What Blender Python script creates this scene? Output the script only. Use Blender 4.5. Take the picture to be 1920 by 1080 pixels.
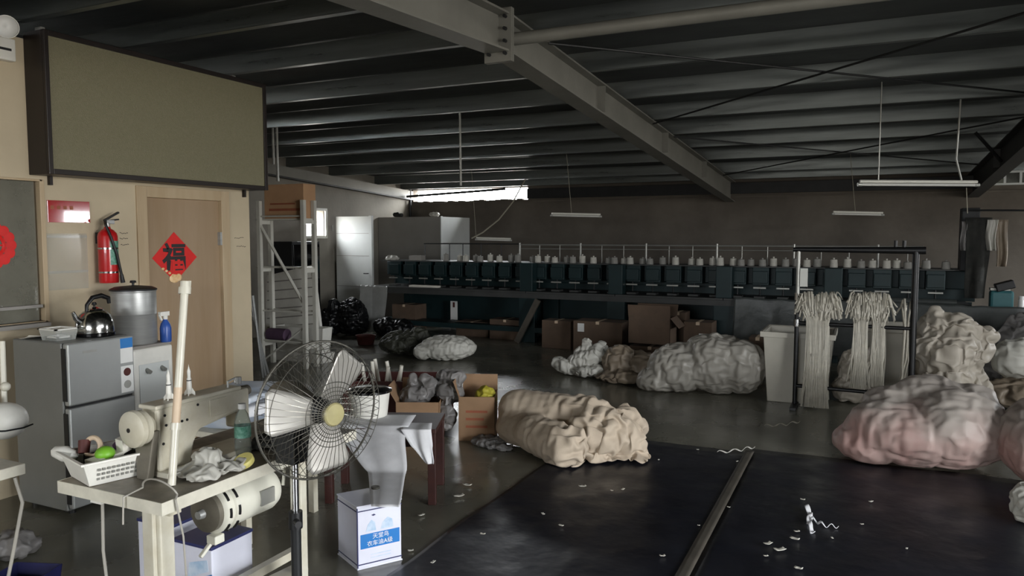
import bpy, bmesh, math, random
import numpy as np
from mathutils import Vector, Matrix, noise
R = math.radians
random.seed(7)
for o in list(bpy.data.objects): bpy.data.objects.remove(o)
SC = bpy.context.scene
COL = SC.collection

# ---------------------------------------------------------------- camera, sky, exposure
CAM_H, FPX = 1.7, 1400.0
PITCH, YAW = math.atan(98 / 1400), R(25.35)
cd = bpy.data.cameras.new('camera'); cam = bpy.data.objects.new('camera', cd); COL.objects.link(cam)
cam.location = (0, 0, CAM_H); cam.rotation_euler = (math.pi / 2 - PITCH, 0, YAW)
cd.sensor_width = 36; cd.lens = FPX / 1920 * 36; cd.clip_start = 0.05
SC.camera = cam
W = bpy.data.worlds.new('overcast'); SC.world = W; W.use_nodes = True
bg = W.node_tree.nodes['Background']; bg.inputs[1].default_value = 60.0
_wn, _wl = W.node_tree.nodes, W.node_tree.links          # overcast sky, brighter towards the zenith, over dull ground
_tc = _wn.new('ShaderNodeTexCoord'); _sx = _wn.new('ShaderNodeSeparateXYZ'); _wl.new(_tc.outputs['Generated'], _sx.inputs[0])
_mr = _wn.new('ShaderNodeMapRange'); _mr.inputs[1].default_value = -1; _mr.inputs[2].default_value = 1; _wl.new(_sx.outputs[2], _mr.inputs[0])
_rp = _wn.new('ShaderNodeValToRGB'); _wl.new(_mr.outputs[0], _rp.inputs[0]); _wl.new(_rp.outputs[0], bg.inputs[0])
_e = _rp.color_ramp.elements; _e[0].position = .495; _e[0].color = (.2, .19, .175, 1); _e[1].position = 1.; _e[1].color = (.94, .97, 1., 1)
_k = _e.new(.505); _k.color = (.36, .37, .38, 1)
SC.view_settings.view_transform = 'Standard'; SC.view_settings.look = 'None'
SC.view_settings.exposure = 0.45; SC.view_settings.gamma = 1.0; SC.view_settings.use_curve_mapping = False

XL, XR, YB, YF, YRIDGE = -9.2, 6.0, -5.0, 14.1, 4.58      # hall
XP, YP = -5.0, 5.06                                        # beige office wall and its end
def zroof(y): return 3.35 - 0.0525 * abs(y - YRIDGE)

def portal(loc, rot, sx, sy):       # daylight sampling guide in each wall opening
    l = bpy.data.lights.new('daylight_opening', 'AREA'); l.shape = 'RECTANGLE'; l.size = sx; l.size_y = sy
    l.cycles.is_portal = True
    o = bpy.data.objects.new('daylight_opening', l); COL.objects.link(o); o.location = loc; o.rotation_euler = rot
# openings: (right wall) loading door and window, (far wall) clerestory slot, (left wall) small window
DOOR_R = (-1.0, 2.0, 0.0, 2.5); WIN_R = (10.65, 12.6, 1.2, 2.27); ADDED_WIN_H = (1.0, 6.0, 2.62, 3.0)  # high right window is unseen, added to light the upper office wall
SLOT = (-9.1, -6.32, 2.42, 2.70); WIN_L = (10.6, 11.2, 1.70, 2.16); ADDED_WIN_B = (-3.5, .5, 1.7, 2.4)  # back window is unseen, added for soft light on camera-facing sides
portal((XR + .06, (DOOR_R[0] + DOOR_R[1]) / 2, 1.25), (0, R(90), 0), 2.5, DOOR_R[1] - DOOR_R[0])
portal((XR + .06, (WIN_R[0] + WIN_R[1]) / 2, 1.735), (0, R(90), 0), 1.07, 1.95)
portal((XR + .06, 3.5, 2.81), (0, R(90), 0), .38, 5.0)
portal(((SLOT[0] + SLOT[1]) / 2, YF + .06, 2.56), (R(-90), 0, 0), SLOT[1] - SLOT[0], .28)
portal((XL - .06, (WIN_L[0] + WIN_L[1]) / 2, 1.93), (0, R(-90), 0), .46, .6)
portal((-1.5, YB - .06, 2.05), (R(90), 0, 0), 4.0, .7)

# ---------------------------------------------------------------- pixel helpers (1920x1080 frame)
_fw = Vector((-math.sin(YAW) * math.cos(PITCH), math.cos(YAW) * math.cos(PITCH), -math.sin(PITCH)))
_rt = Vector((math.cos(YAW), math.sin(YAW), 0)); _up = _rt.cross(_fw); _C = Vector((0, 0, CAM_H))
def ray(x, y): return _fw * FPX + _rt * (x - 960) + _up * (540 - y)
def az(x, y, z=0.0): r = ray(x, y); return _C + r * ((z - CAM_H) / r.z)
def ax(x, y, X): r = ray(x, y); return _C + r * (X / r.x)
def ay(x, y, Y): r = ray(x, y); return _C + r * (Y / r.y)
def ad(x, y, d): return _C + ray(x, y) * (d / FPX)

# ---------------------------------------------------------------- materials
def lin(c):
    if isinstance(c, str):
        c = [int(c[i:i + 2], 16) / 255 for i in (0, 2, 4)]
        return tuple(v / 12.92 if v <= .04045 else ((v + .055) / 1.055) ** 2.4 for v in c)
    return tuple(c)
MATS = {}
def mat(name, col, rough=.5, metal=0., var=.15, scale=6., col2=None, bump=0., bscale=40., alpha=1., trans=0., coat=0., emit=None, rvar=0., detail=4., transl=0., stretch=None, ior=1.45, spec=.5):
    m = bpy.data.materials.new(name); m.use_nodes = True; nt = m.node_tree; N = nt.nodes; L = nt.links
    p = N['Principled BSDF']; c = lin(col)
    tc = N.new('ShaderNodeTexCoord'); src = tc.outputs['Object']
    if stretch:
        mp = N.new('ShaderNodeMapping'); mp.inputs['Scale'].default_value = stretch; L.new(src, mp.inputs[0]); src = mp.outputs[0]
    nz = N.new('ShaderNodeTexNoise'); nz.inputs['Scale'].default_value = scale; nz.inputs['Detail'].default_value = detail; nz.inputs['Roughness'].default_value = .62
    L.new(src, nz.inputs['Vector'])
    rp = N.new('ShaderNodeValToRGB'); L.new(nz.outputs[0], rp.inputs[0])
    if col2 is None: a = [v * (1 - var) for v in c]; b = [min(1, v * (1 + var)) for v in c]
    else: a = c; b = lin(col2)
    rp.color_ramp.elements[0].position = .34; rp.color_ramp.elements[1].position = .68
    rp.color_ramp.elements[0].color = (*a, 1); rp.color_ramp.elements[1].color = (*b, 1)
    L.new(rp.outputs[0], p.inputs['Base Color'])
    p.inputs['Roughness'].default_value = rough; p.inputs['Metallic'].default_value = metal
    p.inputs['Alpha'].default_value = alpha; p.inputs['Transmission Weight'].default_value = trans; p.inputs['IOR'].default_value = ior
    p.inputs['Coat Weight'].default_value = coat; p.inputs['Specular IOR Level'].default_value = spec
    if rvar:
        mr = N.new('ShaderNodeMapRange'); mr.inputs[1].default_value = .3; mr.inputs[2].default_value = .7
        mr.inputs[3].default_value = max(.02, rough - rvar); mr.inputs[4].default_value = min(1, rough + rvar)
        n2 = N.new('ShaderNodeTexNoise'); n2.inputs['Scale'].default_value = scale * 1.7; n2.inputs['Detail'].default_value = 5; L.new(src, n2.inputs['Vector'])
        L.new(n2.outputs[0], mr.inputs[0]); L.new(mr.outputs[0], p.inputs['Roughness'])
    if bump:
        n3 = N.new('ShaderNodeTexNoise'); n3.inputs['Scale'].default_value = bscale; n3.inputs['Detail'].default_value = 3; L.new(src, n3.inputs['Vector'])
        bp = N.new('ShaderNodeBump'); bp.inputs['Strength'].default_value = bump; bp.inputs['Distance'].default_value = .02
        L.new(n3.outputs[0], bp.inputs['Height']); L.new(bp.outputs[0], p.inputs['Normal'])
    if emit: p.inputs['Emission Color'].default_value = (*lin(emit[0]), 1); p.inputs['Emission Strength'].default_value = emit[1]
    if transl:
        t = N.new('ShaderNodeBsdfTranslucent'); L.new(rp.outputs[0], t.inputs[0]); mx = N.new('ShaderNodeMixShader'); mx.inputs[0].default_value = transl
        out = N['Material Output']; L.new(p.outputs[0], mx.inputs[1]); L.new(t.outputs[0], mx.inputs[2]); L.new(mx.outputs[0], out.inputs[0])
    MATS[name] = m; return m
M = MATS
mat('floor', '504f46', .27, var=.3, scale=.9, col2='6b695d', bump=.05, bscale=9, rvar=.12, detail=8, spec=1.)
mat('tarp', '101119', .42, var=.3, scale=2.2, col2='181a23', bump=.35, bscale=5, rvar=.12)
mat('beige_wall', 'b7a98f', .62, var=.07, scale=1.6, bump=.05)
mat('hall_wall', '767168', .85, var=.2, scale=.8, col2='8c877c', bump=.2, bscale=14, detail=8)
mat('far_wall', '4c463f', .9, scale=.55, col2='6c655c', bump=.2, bscale=12, detail=8)
mat('roof_sheet', '323434', .5, metal=.2, scale=.7, col2='434645', bump=.25, bscale=3.5, detail=7, stretch=(.6, 1.6, 1), rvar=.12)
mat('purlin', '747978', .36, metal=.75, scale=2.5, var=.18, rvar=.1, stretch=(.3, 4, 4))
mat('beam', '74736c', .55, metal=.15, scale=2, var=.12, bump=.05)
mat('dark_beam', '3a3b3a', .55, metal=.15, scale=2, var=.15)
mat('dark_steel', '262728', .5, metal=.4, scale=5, var=.2)
mat('black', '0d0d0e', .45, scale=8, var=.3)
mat('black_gloss', '0b0b0c', .12, scale=8, var=.2)
mat('dark_cloth', '20211f', .9, scale=7, col2='30302c', bump=.3, bscale=25)
mat('white_paint', 'c9c7bd', .4, scale=7, var=.06, rvar=.08)
mat('white_plastic', 'd6d4cc', .35, scale=9, var=.05)
mat('cream_metal', 'c2beaf', .38, scale=8, var=.1, col2='b0a995', rvar=.1)
mat('table_edge', 'c9c5b6', .5, scale=12, var=.1)
mat('table_top', '5f5a50', .45, scale=7, col2='857c6d', rvar=.1)
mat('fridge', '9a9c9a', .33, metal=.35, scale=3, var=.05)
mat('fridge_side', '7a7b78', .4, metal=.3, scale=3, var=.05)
mat('steel', 'b9bab8', .14, metal=1., scale=6, var=.06)
mat('steel_brushed', 'a3a4a2', .42, metal=.55, scale=3, var=.1, stretch=(1, 1, 12))
mat('chrome', 'c6c6c6', .1, metal=1., scale=6, var=.03)
mat('red', 'b01a1c', .3, scale=6, var=.12, coat=.3)
mat('red_paper', 'd3201c', .5, scale=8, var=.08)
mat('red_board', '9c1f1f', .08, scale=8, var=.08, coat=1.)
mat('red_wood', '2b1411', .5, scale=6, col2='371a15', stretch=(1, 8, 8))
mat('dark_red', '4b1f1a', .6, scale=6, var=.25)
mat('ink', '141012', .4, scale=9, var=.1)
mat('gold', 'd7a86c', .45, scale=30, col2='f0d3a8')
mat('door_wood', '9c866c', .5, scale=2.4, col2='917a5e', stretch=(3, 3, .35), bump=.03)
mat('frame_wood', 'b5a285', .5, scale=2.4, col2='a89374', stretch=(3, 3, .35))
mat('led_face', '757158', .6, scale=60, col2='7d7860', bump=.4, bscale=220)
mat('led_frame', '1d1613', .4, scale=6, var=.2)
mat('cardboard', '8b6f54', .8, scale=4, col2='99795c', bump=.05)
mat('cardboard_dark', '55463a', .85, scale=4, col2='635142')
mat('cardboard_orange', 'b08a68', .75, scale=5, col2='b8926e')
mat('print_red', '96563d', .7, var=.1)
mat('label_white', 'd9d9d6', .5, var=.03)
mat('tin_white', 'cfd0dc', .25, scale=4, var=.04, coat=.4)
mat('tin_top', '55534c', .35, metal=.7, scale=9, var=.2)
mat('tin_blue', '1f6fb5', .3, var=.05)
mat('tin_pale', '9db6cf', .35, scale=20, col2='c3cfdd')
mat('navy_line', '2b2f58', .35, var=.05)
mat('fabric_cream', 'a99b89', .85, scale=9, col2='b5a693', bump=.12, bscale=120)
mat('bag_white', 'c6c4bb', .42, scale=5, var=.08, transl=.25, bump=.15, bscale=18, stretch=(1, 1, .45))
mat('bag_clear', 'bfbab0', .3, scale=5, var=.08, alpha=.82, transl=.3, bump=.15, bscale=18, stretch=(1, 1, .45))
mat('bag_cream', 'b3ab9e', .5, scale=5, var=.1, transl=.25, bump=.15, bscale=18, stretch=(1, 1, .45))
mat('bag_brown', '75695a', .5, scale=4, col2='8a7d6c', bump=.2, bscale=24)
mat('bag_grey', '8f8c8a', .35, scale=6, var=.12, transl=.3, alpha=.88)
mat('bag_pink', 'b5938c', .5, scale=3.2, col2='bfaaa2', transl=.25, bump=.15, bscale=18, stretch=(1, 1, .45))
mat('bag_dark', '26271f', .5, scale=7, col2='3b3c33', bump=.5, bscale=60)
mat('bag_black', '0d0e10', .35, scale=6, var=.3, bump=.4, bscale=18)
mat('film', '565a58', .35, scale=3, col2='3f4342', alpha=.9, transl=.2, bump=.3, bscale=9)
mat('film_clear', 'a9aaa6', .25, scale=3, var=.12, alpha=.6, bump=.2, bscale=20)
mat('teal', '13282a', .5, scale=4, var=.15, metal=.1)
mat('teal_bright', '2f6266', .45, scale=4, var=.15)
mat('machine_table', '3c3d3c', .55, scale=4, var=.15)
mat('cone', 'bdbab0', .7, scale=20, var=.1)
mat('cone_grey', '8c8a84', .7, scale=20, var=.1)
mat('rail', '9a9a94', .4, metal=.5, scale=4, var=.1)
mat('bin_plastic', 'aba79b', .45, scale=5, var=.06)
mat('panel_white', 'c3c6c3', .5, scale=2, var=.05)
mat('panel_grey', '8e8a84', .6, scale=1.5, var=.08)
mat('pvc', 'c9c5b6', .3, scale=6, var=.06)
mat('cable', '97938a', .5, scale=6, var=.05)
mat('rope', '8b8778', .7, scale=20, var=.1)
mat('motor', 'd4d2c4', .4, scale=6, var=.06)
mat('blade', 'a5a29b', .38, metal=.35, scale=6, var=.08)
mat('cage', '6d6b64', .35, metal=.8, scale=9, var=.1)
mat('hub_cap', '9b936a', .35, scale=12, var=.12)
mat('cloth_white', 'e6e6e8', .8, scale=12, var=.05, transl=.25)
mat('cloth_blue', 'b3bfd0', .8, scale=5, col2='cdd2d8', transl=.2)
mat('ribbon', 'c3beb0', .4, scale=14, var=.12, transl=.25)
mat('green_label', '1f6b52', .4, scale=40, col2='7fa898')
mat('water', 'cfdcd8', .06, trans=.9, var=.03, ior=1.2, alpha=.75)
mat('clear_plastic', 'd5d8d2', .1, alpha=.22, var=.03)
mat('glass_dark', '7a786c', .06, alpha=.72, var=.1, coat=1.)
mat('dirty_glass', '3c3c39', .4, scale=6, col2='5a5a55', transl=.6)
mat('blue', '2a4f9a', .35, var=.1)
mat('blue_dark', '1d1e48', .5, var=.15)
mat('green', '6fa82c', .45, var=.1)
mat('yellow', 'c7bd72', .5, var=.08)
mat('yellow_net', 'a59b32', .6, scale=40, var=.25)
mat('purple', '4f3a4e', .8, var=.15)
mat('tape_inner', '6c5b2c', .5, var=.1)
mat('tape_side', 'c9b399', .5, var=.05)
mat('paper', 'd6d2c6', .7, var=.04)
mat('lamp_glass', 'b8b7b1', .3, var=.03)
mat('pulley', '6a655a', .5, metal=.3, scale=9, var=.2)
mat('mark', '4a453d', .7, var=.2)

m = M['bag_pink']; nt = m.node_tree; p = nt.nodes['Principled BSDF']; old = p.inputs['Base Color'].links[0].from_socket
tc = nt.nodes.new('ShaderNodeTexCoord'); sx_ = nt.nodes.new('ShaderNodeSeparateXYZ'); nt.links.new(tc.outputs['Object'], sx_.inputs[0])
nz = nt.nodes.new('ShaderNodeTexNoise'); nz.inputs['Scale'].default_value = 3; nt.links.new(tc.outputs['Object'], nz.inputs['Vector'])
ad_ = nt.nodes.new('ShaderNodeMath'); ad_.operation = 'MULTIPLY_ADD'; ad_.inputs[1].default_value = .35; nt.links.new(nz.outputs[0], ad_.inputs[0]); nt.links.new(sx_.outputs[2], ad_.inputs[2])
mr = nt.nodes.new('ShaderNodeMapRange'); mr.inputs[1].default_value = .44; mr.inputs[2].default_value = .62; nt.links.new(ad_.outputs[0], mr.inputs[0])
mx = nt.nodes.new('ShaderNodeMix'); mx.data_type = 'RGBA'; nt.links.new(mr.outputs[0], mx.inputs[0]); nt.links.new(old, mx.inputs[6]); mx.inputs[7].default_value = (*lin('aaa29a'), 1)
nt.links.new(mx.outputs[2], p.inputs['Base Color'])
for l in list(old.links):
    if l.to_node.type == 'BSDF_TRANSLUCENT': nt.links.new(mx.outputs[2], l.to_socket)

# ---------------------------------------------------------------- mesh builder
OFF = {}
class B:
    def __init__(s, Mx=None): s.v = []; s.f = []; s.M = Mx or Matrix()
    def _a(s, vs, fs):
        n = len(s.v); s.v += [s.M @ Vector(p) for p in vs]; s.f += [tuple(i + n for i in f) for f in fs]; return s
    def bx(s, x0, x1, y0, y1, z0, z1):
        return s._a([(x0, y0, z0), (x1, y0, z0), (x1, y1, z0), (x0, y1, z0), (x0, y0, z1), (x1, y0, z1), (x1, y1, z1), (x0, y1, z1)],
                    [(0, 3, 2, 1), (4, 5, 6, 7), (0, 1, 5, 4), (1, 2, 6, 5), (2, 3, 7, 6), (3, 0, 4, 7)])
    def box(s, c, d, rot=(0, 0, 0)):
        T = Matrix.Translation(c) @ Matrix.Rotation(rot[2], 4, 'Z') @ Matrix.Rotation(rot[1], 4, 'Y') @ Matrix.Rotation(rot[0], 4, 'X')
        x, y, z = d[0] / 2, d[1] / 2, d[2] / 2
        vs = [T @ Vector(p) for p in [(-x, -y, -z), (x, -y, -z), (x, y, -z), (-x, y, -z), (-x, -y, z), (x, -y, z), (x, y, z), (-x, y, z)]]
        return s._a(vs, [(0, 3, 2, 1), (4, 5, 6, 7), (0, 1, 5, 4), (1, 2, 6, 5), (2, 3, 7, 6), (3, 0, 4, 7)])
    def hexa(s, pts): return s._a(pts, [(0, 3, 2, 1), (4, 5, 6, 7), (0, 1, 5, 4), (1, 2, 6, 5), (2, 3, 7, 6), (3, 0, 4, 7)])
    def prism(s, pts, ext):       # polygon (list of 3D points) extruded by a vector
        n = len(pts); e = Vector(ext); vs = [Vector(p) for p in pts] + [Vector(p) + e for p in pts]
        return s._a(vs, [tuple(range(n - 1, -1, -1)), tuple(range(n, 2 * n))] + [(i, (i + 1) % n, n + (i + 1) % n, n + i) for i in range(n)])
    def tube(s, pts, r, seg=8, closed=False, cap=True, r1=None):
        P = [Vector(p) for p in pts]; n = len(P); vs = []; fs = []; prev = None
        for i in range(n):
            if closed: t = P[(i + 1) % n] - P[i - 1]
            else: t = P[min(i + 1, n - 1)] - P[max(i - 1, 0)]
            t = t.normalized() if t.length > 1e-9 else Vector((0, 0, 1))
            if prev is None: a = t.orthogonal().normalized()
            else: a = (prev - t * prev.dot(t)); a = a.normalized() if a.length > 1e-6 else t.orthogonal().normalized()
            prev = a; b = t.cross(a); rr = r if r1 is None else r + (r1 - r) * i / (n - 1)
            if isinstance(r, (list, tuple)): rr = r[i]
            vs += [P[i] + (a * math.cos(k * 2 * math.pi / seg) + b * math.sin(k * 2 * math.pi / seg)) * rr for k in range(seg)]
        m = n if closed else n - 1
        for i in range(m):
            j = (i + 1) % n
            fs += [(i * seg + k, i * seg + (k + 1) % seg, j * seg + (k + 1) % seg, j * seg + k) for k in range(seg)]
        if cap and not closed: fs += [tuple(range(seg - 1, -1, -1)), tuple((n - 1) * seg + k for k in range(seg))]
        return s._a(vs, fs)
    def cyl(s, p0, p1, r0, r1=None, seg=20): return s.tube([p0, p1], r0, seg, r1=r0 if r1 is None else r1)
    def ring(s, c, nrm, R_, r, n=40, seg=6):
        nrm = Vector(nrm).normalized(); a = nrm.orthogonal().normalized(); b = nrm.cross(a); c = Vector(c)
        return s.tube([c + (a * math.cos(t * 2 * math.pi / n) + b * math.sin(t * 2 * math.pi / n)) * R_ for t in range(n)], r, seg, closed=True)
    def lathe(s, o, prof, seg=28, axis=(0, 0, 1)):
        o = Vector(o); ax_ = Vector(axis).normalized(); a = ax_.orthogonal().normalized(); b = ax_.cross(a); vs = []; fs = []; n = len(prof)
        for r, z in prof:
            vs += [o + ax_ * z + (a * math.cos(k * 2 * math.pi / seg) + b * math.sin(k * 2 * math.pi / seg)) * max(r, 1e-4) for k in range(seg)]
        for i in range(n - 1): fs += [(i * seg + k, i * seg + (k + 1) % seg, (i + 1) * seg + (k + 1) % seg, (i + 1) * seg + k) for k in range(seg)]
        return s._a(vs, fs)
    def sph(s, c, r, seg=16, rings=10):
        r = (r, r, r) if isinstance(r, (int, float)) else r; c = Vector(c); vs = []; fs = []
        for i in range(rings + 1):
            t = math.pi * i / rings
            vs += [c + Vector((r[0] * math.sin(t) * math.cos(k * 2 * math.pi / seg), r[1] * math.sin(t) * math.sin(k * 2 * math.pi / seg), -r[2] * math.cos(t))) for k in range(seg)]
        for i in range(rings): fs += [(i * seg + k, i * seg + (k + 1) % seg, (i + 1) * seg + (k + 1) % seg, (i + 1) * seg + k) for k in range(seg)]
        return s._a(vs, fs)
    def grid(s, fn, nu, nv, thick=None):
        vs = [Vector(fn(i / nu, j / nv)) for j in range(nv + 1) for i in range(nu + 1)]; w = nu + 1
        fs = [(j * w + i, j * w + i + 1, (j + 1) * w + i + 1, (j + 1) * w + i) for j in range(nv) for i in range(nu)]
        return s._a(vs, fs)
    def open_box(s, x0, x1, y0, y1, z0, z1, t=.006, tx=0., ty=0.):   # a tray / carton without a lid, walls flaring by tx,ty at the top
        s.hexa([(x0, y0, z0), (x1, y0, z0), (x1, y1, z0), (x0, y1, z0), (x0, y0, z0 + t), (x1, y0, z0 + t), (x1, y1, z0 + t), (x0, y1, z0 + t)])
        X0, X1, Y0, Y1 = x0 - tx, x1 + tx, y0 - ty, y1 + ty
        s.hexa([(x0, y0, z0), (x1, y0, z0), (x1, y0 + t, z0), (x0, y0 + t, z0), (X0, Y0, z1), (X1, Y0, z1), (X1, Y0 + t, z1), (X0, Y0 + t, z1)])
        s.hexa([(x0, y1 - t, z0), (x1, y1 - t, z0), (x1, y1, z0), (x0, y1, z0), (X0, Y1 - t, z1), (X1, Y1 - t, z1), (X1, Y1, z1), (X0, Y1, z1)])
        s.hexa([(x0, y0, z0), (x0 + t, y0, z0), (x0 + t, y1, z0), (x0, y1, z0), (X0, Y0, z1), (X0 + t, Y0, z1), (X0 + t, Y1, z1), (X0, Y1, z1)])
        s.hexa([(x1 - t, y0, z0), (x1, y0, z0), (x1, y1, z0), (x1 - t, y1, z0), (X1 - t, Y0, z1), (X1, Y0, z1), (X1, Y1, z1), (X1 - t, Y1, z1)])
        return s
    def build(s, name, m, parent=None, smooth=True, bevel=0., label=None, angle=38, solid=0.):
        me = bpy.data.meshes.new(name); o = bpy.data.objects.new(name, me); COL.objects.link(o)
        if parent is not None: off = OFF[parent.name]; o.parent = parent
        else:
            xs = [p.x for p in s.v]; ys = [p.y for p in s.v]; zs = [p.z for p in s.v]
            off = Vector(((min(xs) + max(xs)) / 2, (min(ys) + max(ys)) / 2, min(zs))); o.location = off
        OFF[o.name] = off
        me.from_pydata([p - off for p in s.v], [], s.f); me.materials.append(MATS[m] if isinstance(m, str) else m)
        if smooth:
            me.polygons.foreach_set('use_smooth', [True] * len(me.polygons)); me.set_sharp_from_angle(angle=R(angle))
        if solid: md = o.modifiers.new('thickness', 'SOLIDIFY'); md.thickness = solid; md.offset = 0
        if bevel: md = o.modifiers.new('bevel', 'BEVEL'); md.width = bevel; md.segments = 2; md.limit_method = 'ANGLE'; md.angle_limit = R(40)
        if label: o['label'] = label
        return o
def thing(name, label, cat, loc, group=None):
    o = bpy.data.objects.new(name, None); COL.objects.link(o); o.location = loc; o.empty_display_size = .05
    OFF[o.name] = Vector(loc); o['label'] = label; o['category'] = cat
    if group: o['group'] = group
    return o
def tag(o, label, cat, group=None, kind=None):
    o['label'] = label; o['category'] = cat
    if group: o['group'] = group
    if kind: o['kind'] = kind
    return o
def struct(o, label=None):
    o['kind'] = 'structure'
    if label: o['label'] = label
    return o
def RT(loc, rz=0., rx=0., ry=0.): return Matrix.Translation(loc) @ Matrix.Rotation(rz, 4, 'Z') @ Matrix.Rotation(ry, 4, 'Y') @ Matrix.Rotation(rx, 4, 'X')

def text(name, body, size, Mx, m, parent, depth=.0006, bold=0.):
    cu = bpy.data.curves.new(name, 'FONT'); cu.body = body; cu.size = size; cu.align_x = 'CENTER'; cu.align_y = 'CENTER'; cu.extrude = depth; cu.offset = bold
    t = bpy.data.objects.new(name, cu); COL.objects.link(t)
    bpy.context.view_layer.update()
    dg = bpy.context.evaluated_depsgraph_get(); me = bpy.data.meshes.new_from_object(t.evaluated_get(dg)); bpy.data.objects.remove(t)
    b = B(Mx); b._a([v.co for v in me.vertices], [tuple(p.vertices) for p in me.polygons])
    return b.build(name, m, parent, smooth=False)

# loose skin: the surface is given more cloth than the body needs, so it buckles into wrinkles
def wrinkle(b, excess=.15, pull=.012, bend=.12, iters=110, floor=None, weight=None, seed=1, noise_amp=.004):
    x0 = np.array([tuple(v) for v in b.v]); n = len(x0); x = x0.copy(); es = set(); ds = set()
    for f in b.f:
        m = len(f)
        for i in range(m): a, c = f[i], f[(i + 1) % m]; es.add((min(a, c), max(a, c)))
        if m == 4: ds.add((min(f[0], f[2]), max(f[0], f[2]))); ds.add((min(f[1], f[3]), max(f[1], f[3])))
    S = np.array(sorted(es)); A = np.concatenate([S, np.array(sorted(ds))]) if ds else S
    i, j = A[:, 0], A[:, 1]; si, sj = S[:, 0], S[:, 1]
    deg = np.bincount(i, minlength=n) + np.bincount(j, minlength=n) + 1e-9; sd = np.bincount(si, minlength=n) + np.bincount(sj, minlength=n) + 1e-9
    L0 = np.linalg.norm(x0[j] - x0[i], axis=1); w = np.ones(n) if weight is None else np.array([weight(v) for v in b.v])
    ex = excess * .5 * (w[i] + w[j]); L0 = L0 * (1 + ex); rng = np.random.default_rng(seed); x = x + rng.normal(0, noise_amp, x.shape) * w[:, None]
    for it in range(iters):
        d = x[j] - x[i]; L = np.linalg.norm(d, axis=1) + 1e-9; c = d * ((L - L0) / L * .5)[:, None]
        acc = np.stack([np.bincount(i, c[:, k], n) - np.bincount(j, c[:, k], n) for k in range(3)], 1); x = x + acc / deg[:, None] * 1.8
        lap = np.stack([np.bincount(si, x[sj, k], n) + np.bincount(sj, x[si, k], n) for k in range(3)], 1) / sd[:, None] - x
        x = x + bend * lap + pull * (x0 - x)
        if floor is not None: x[:, 2] = np.maximum(x[:, 2], floor)
    b.v = [Vector(p) for p in x]; return b

# lumpy bodies: ellipsoids / capsules fused by a voxel remesh, then creased with noise
def blob(parts, voxel=.02, smooth=6, folds=(), crumple=(), floor=0.004, Mx=None, crease=(), soft=()):
    b = B(Mx)
    for p in parts:
        if p[0] == 'e':
            T = RT(p[1], *(p[3:] if len(p) > 3 else ())); k = B(T); k.sph((0, 0, 0), p[2], 20, 14); b._a(k.v, k.f)
        elif p[0] == 'c':
            k = B(); a, c = Vector(p[1]), Vector(p[2]); n = 10; r0, r1 = p[3], p[4]
            pts = []; rr = []
            d = (c - a).normalized()
            for i in range(5): t = math.pi / 2 * i / 4; pts.append(a - d * r0 * math.cos(t)); rr.append(max(.003, r0 * math.sin(t)))
            for i in range(1, 5): pts.append(a.lerp(c, i / 5)); rr.append(r0 + (r1 - r0) * i / 5)
            for i in range(5): t = math.pi / 2 * i / 4; pts.append(c + d * r1 * math.sin(t)); rr.append(max(.003, r1 * math.cos(t)))
            k.tube(pts, rr, 18); b._a(k.v, k.f)
        elif p[0] == 'b':
            k = B(RT(p[1], *(p[3:] if len(p) > 3 else ()))); k.box((0, 0, 0), p[2]); b._a(k.v, k.f)
    me = bpy.data.meshes.new('tmp'); me.from_pydata(b.v, [], b.f); o = bpy.data.objects.new('tmp', me); COL.objects.link(o)
    md = o.modifiers.new('r', 'REMESH'); md.mode = 'VOXEL'; md.voxel_size = voxel
    if smooth: ms = o.modifiers.new('s', 'SMOOTH'); ms.factor = .5; ms.iterations = smooth
    bpy.context.view_layer.update()
    dg = bpy.context.evaluated_depsgraph_get(); m2 = bpy.data.meshes.new_from_object(o.evaluated_get(dg))
    bpy.data.objects.remove(o)
    vs = [v.co.copy() for v in m2.vertices]; ns = [v.normal.copy() for v in m2.vertices]
    out = []
    for v, n in zip(vs, ns):
        d = 0.
        for (sx, sy, sz, amp, sharp) in folds:       # ridged folds, anisotropic scale
            q = Vector((v.x * sx, v.y * sy, v.z * sz)); r = 1 - abs(noise.noise(q) + .5 * noise.noise(q * 2.1)); d += amp * (r ** sharp - .55)
        for (sc, amp) in crumple:                     # faceted crumple
            q = v * sc + Vector((noise.noise(v * sc * .7), noise.noise(v * sc * .7 + Vector((5, 1, 2))), 0)) * .5
            dd = noise.voronoi(q)[0]; d += amp * (dd[1] - dd[0] - .35)
        for (sx, sy, sz, amp, sig) in crease:         # sparse narrow wrinkle valleys on a smooth body
            q = Vector((v.x * sx, v.y * sy, v.z * sz)); q += Vector((noise.noise(q * .6), noise.noise(q * .6 + Vector((9, 2, 4))), 0)) * .8
            m_ = noise.noise(q * .5 + Vector((3, 8, 1))); d -= amp * math.exp(-(noise.noise(q) / sig) ** 2) * max(0, .5 + 1.4 * m_)
        for (fr_, amp) in soft: d += amp * noise.noise(v * fr_ + Vector((4, 4, 4)))
        w = v + n * d
        if floor is not None and w.z < floor: w.z = floor
        out.append(w)
    r = B(); r.v = out; r.f = [tuple(p.vertices) for p in m2.polygons]
    bpy.data.meshes.remove(m2); return r

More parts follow.
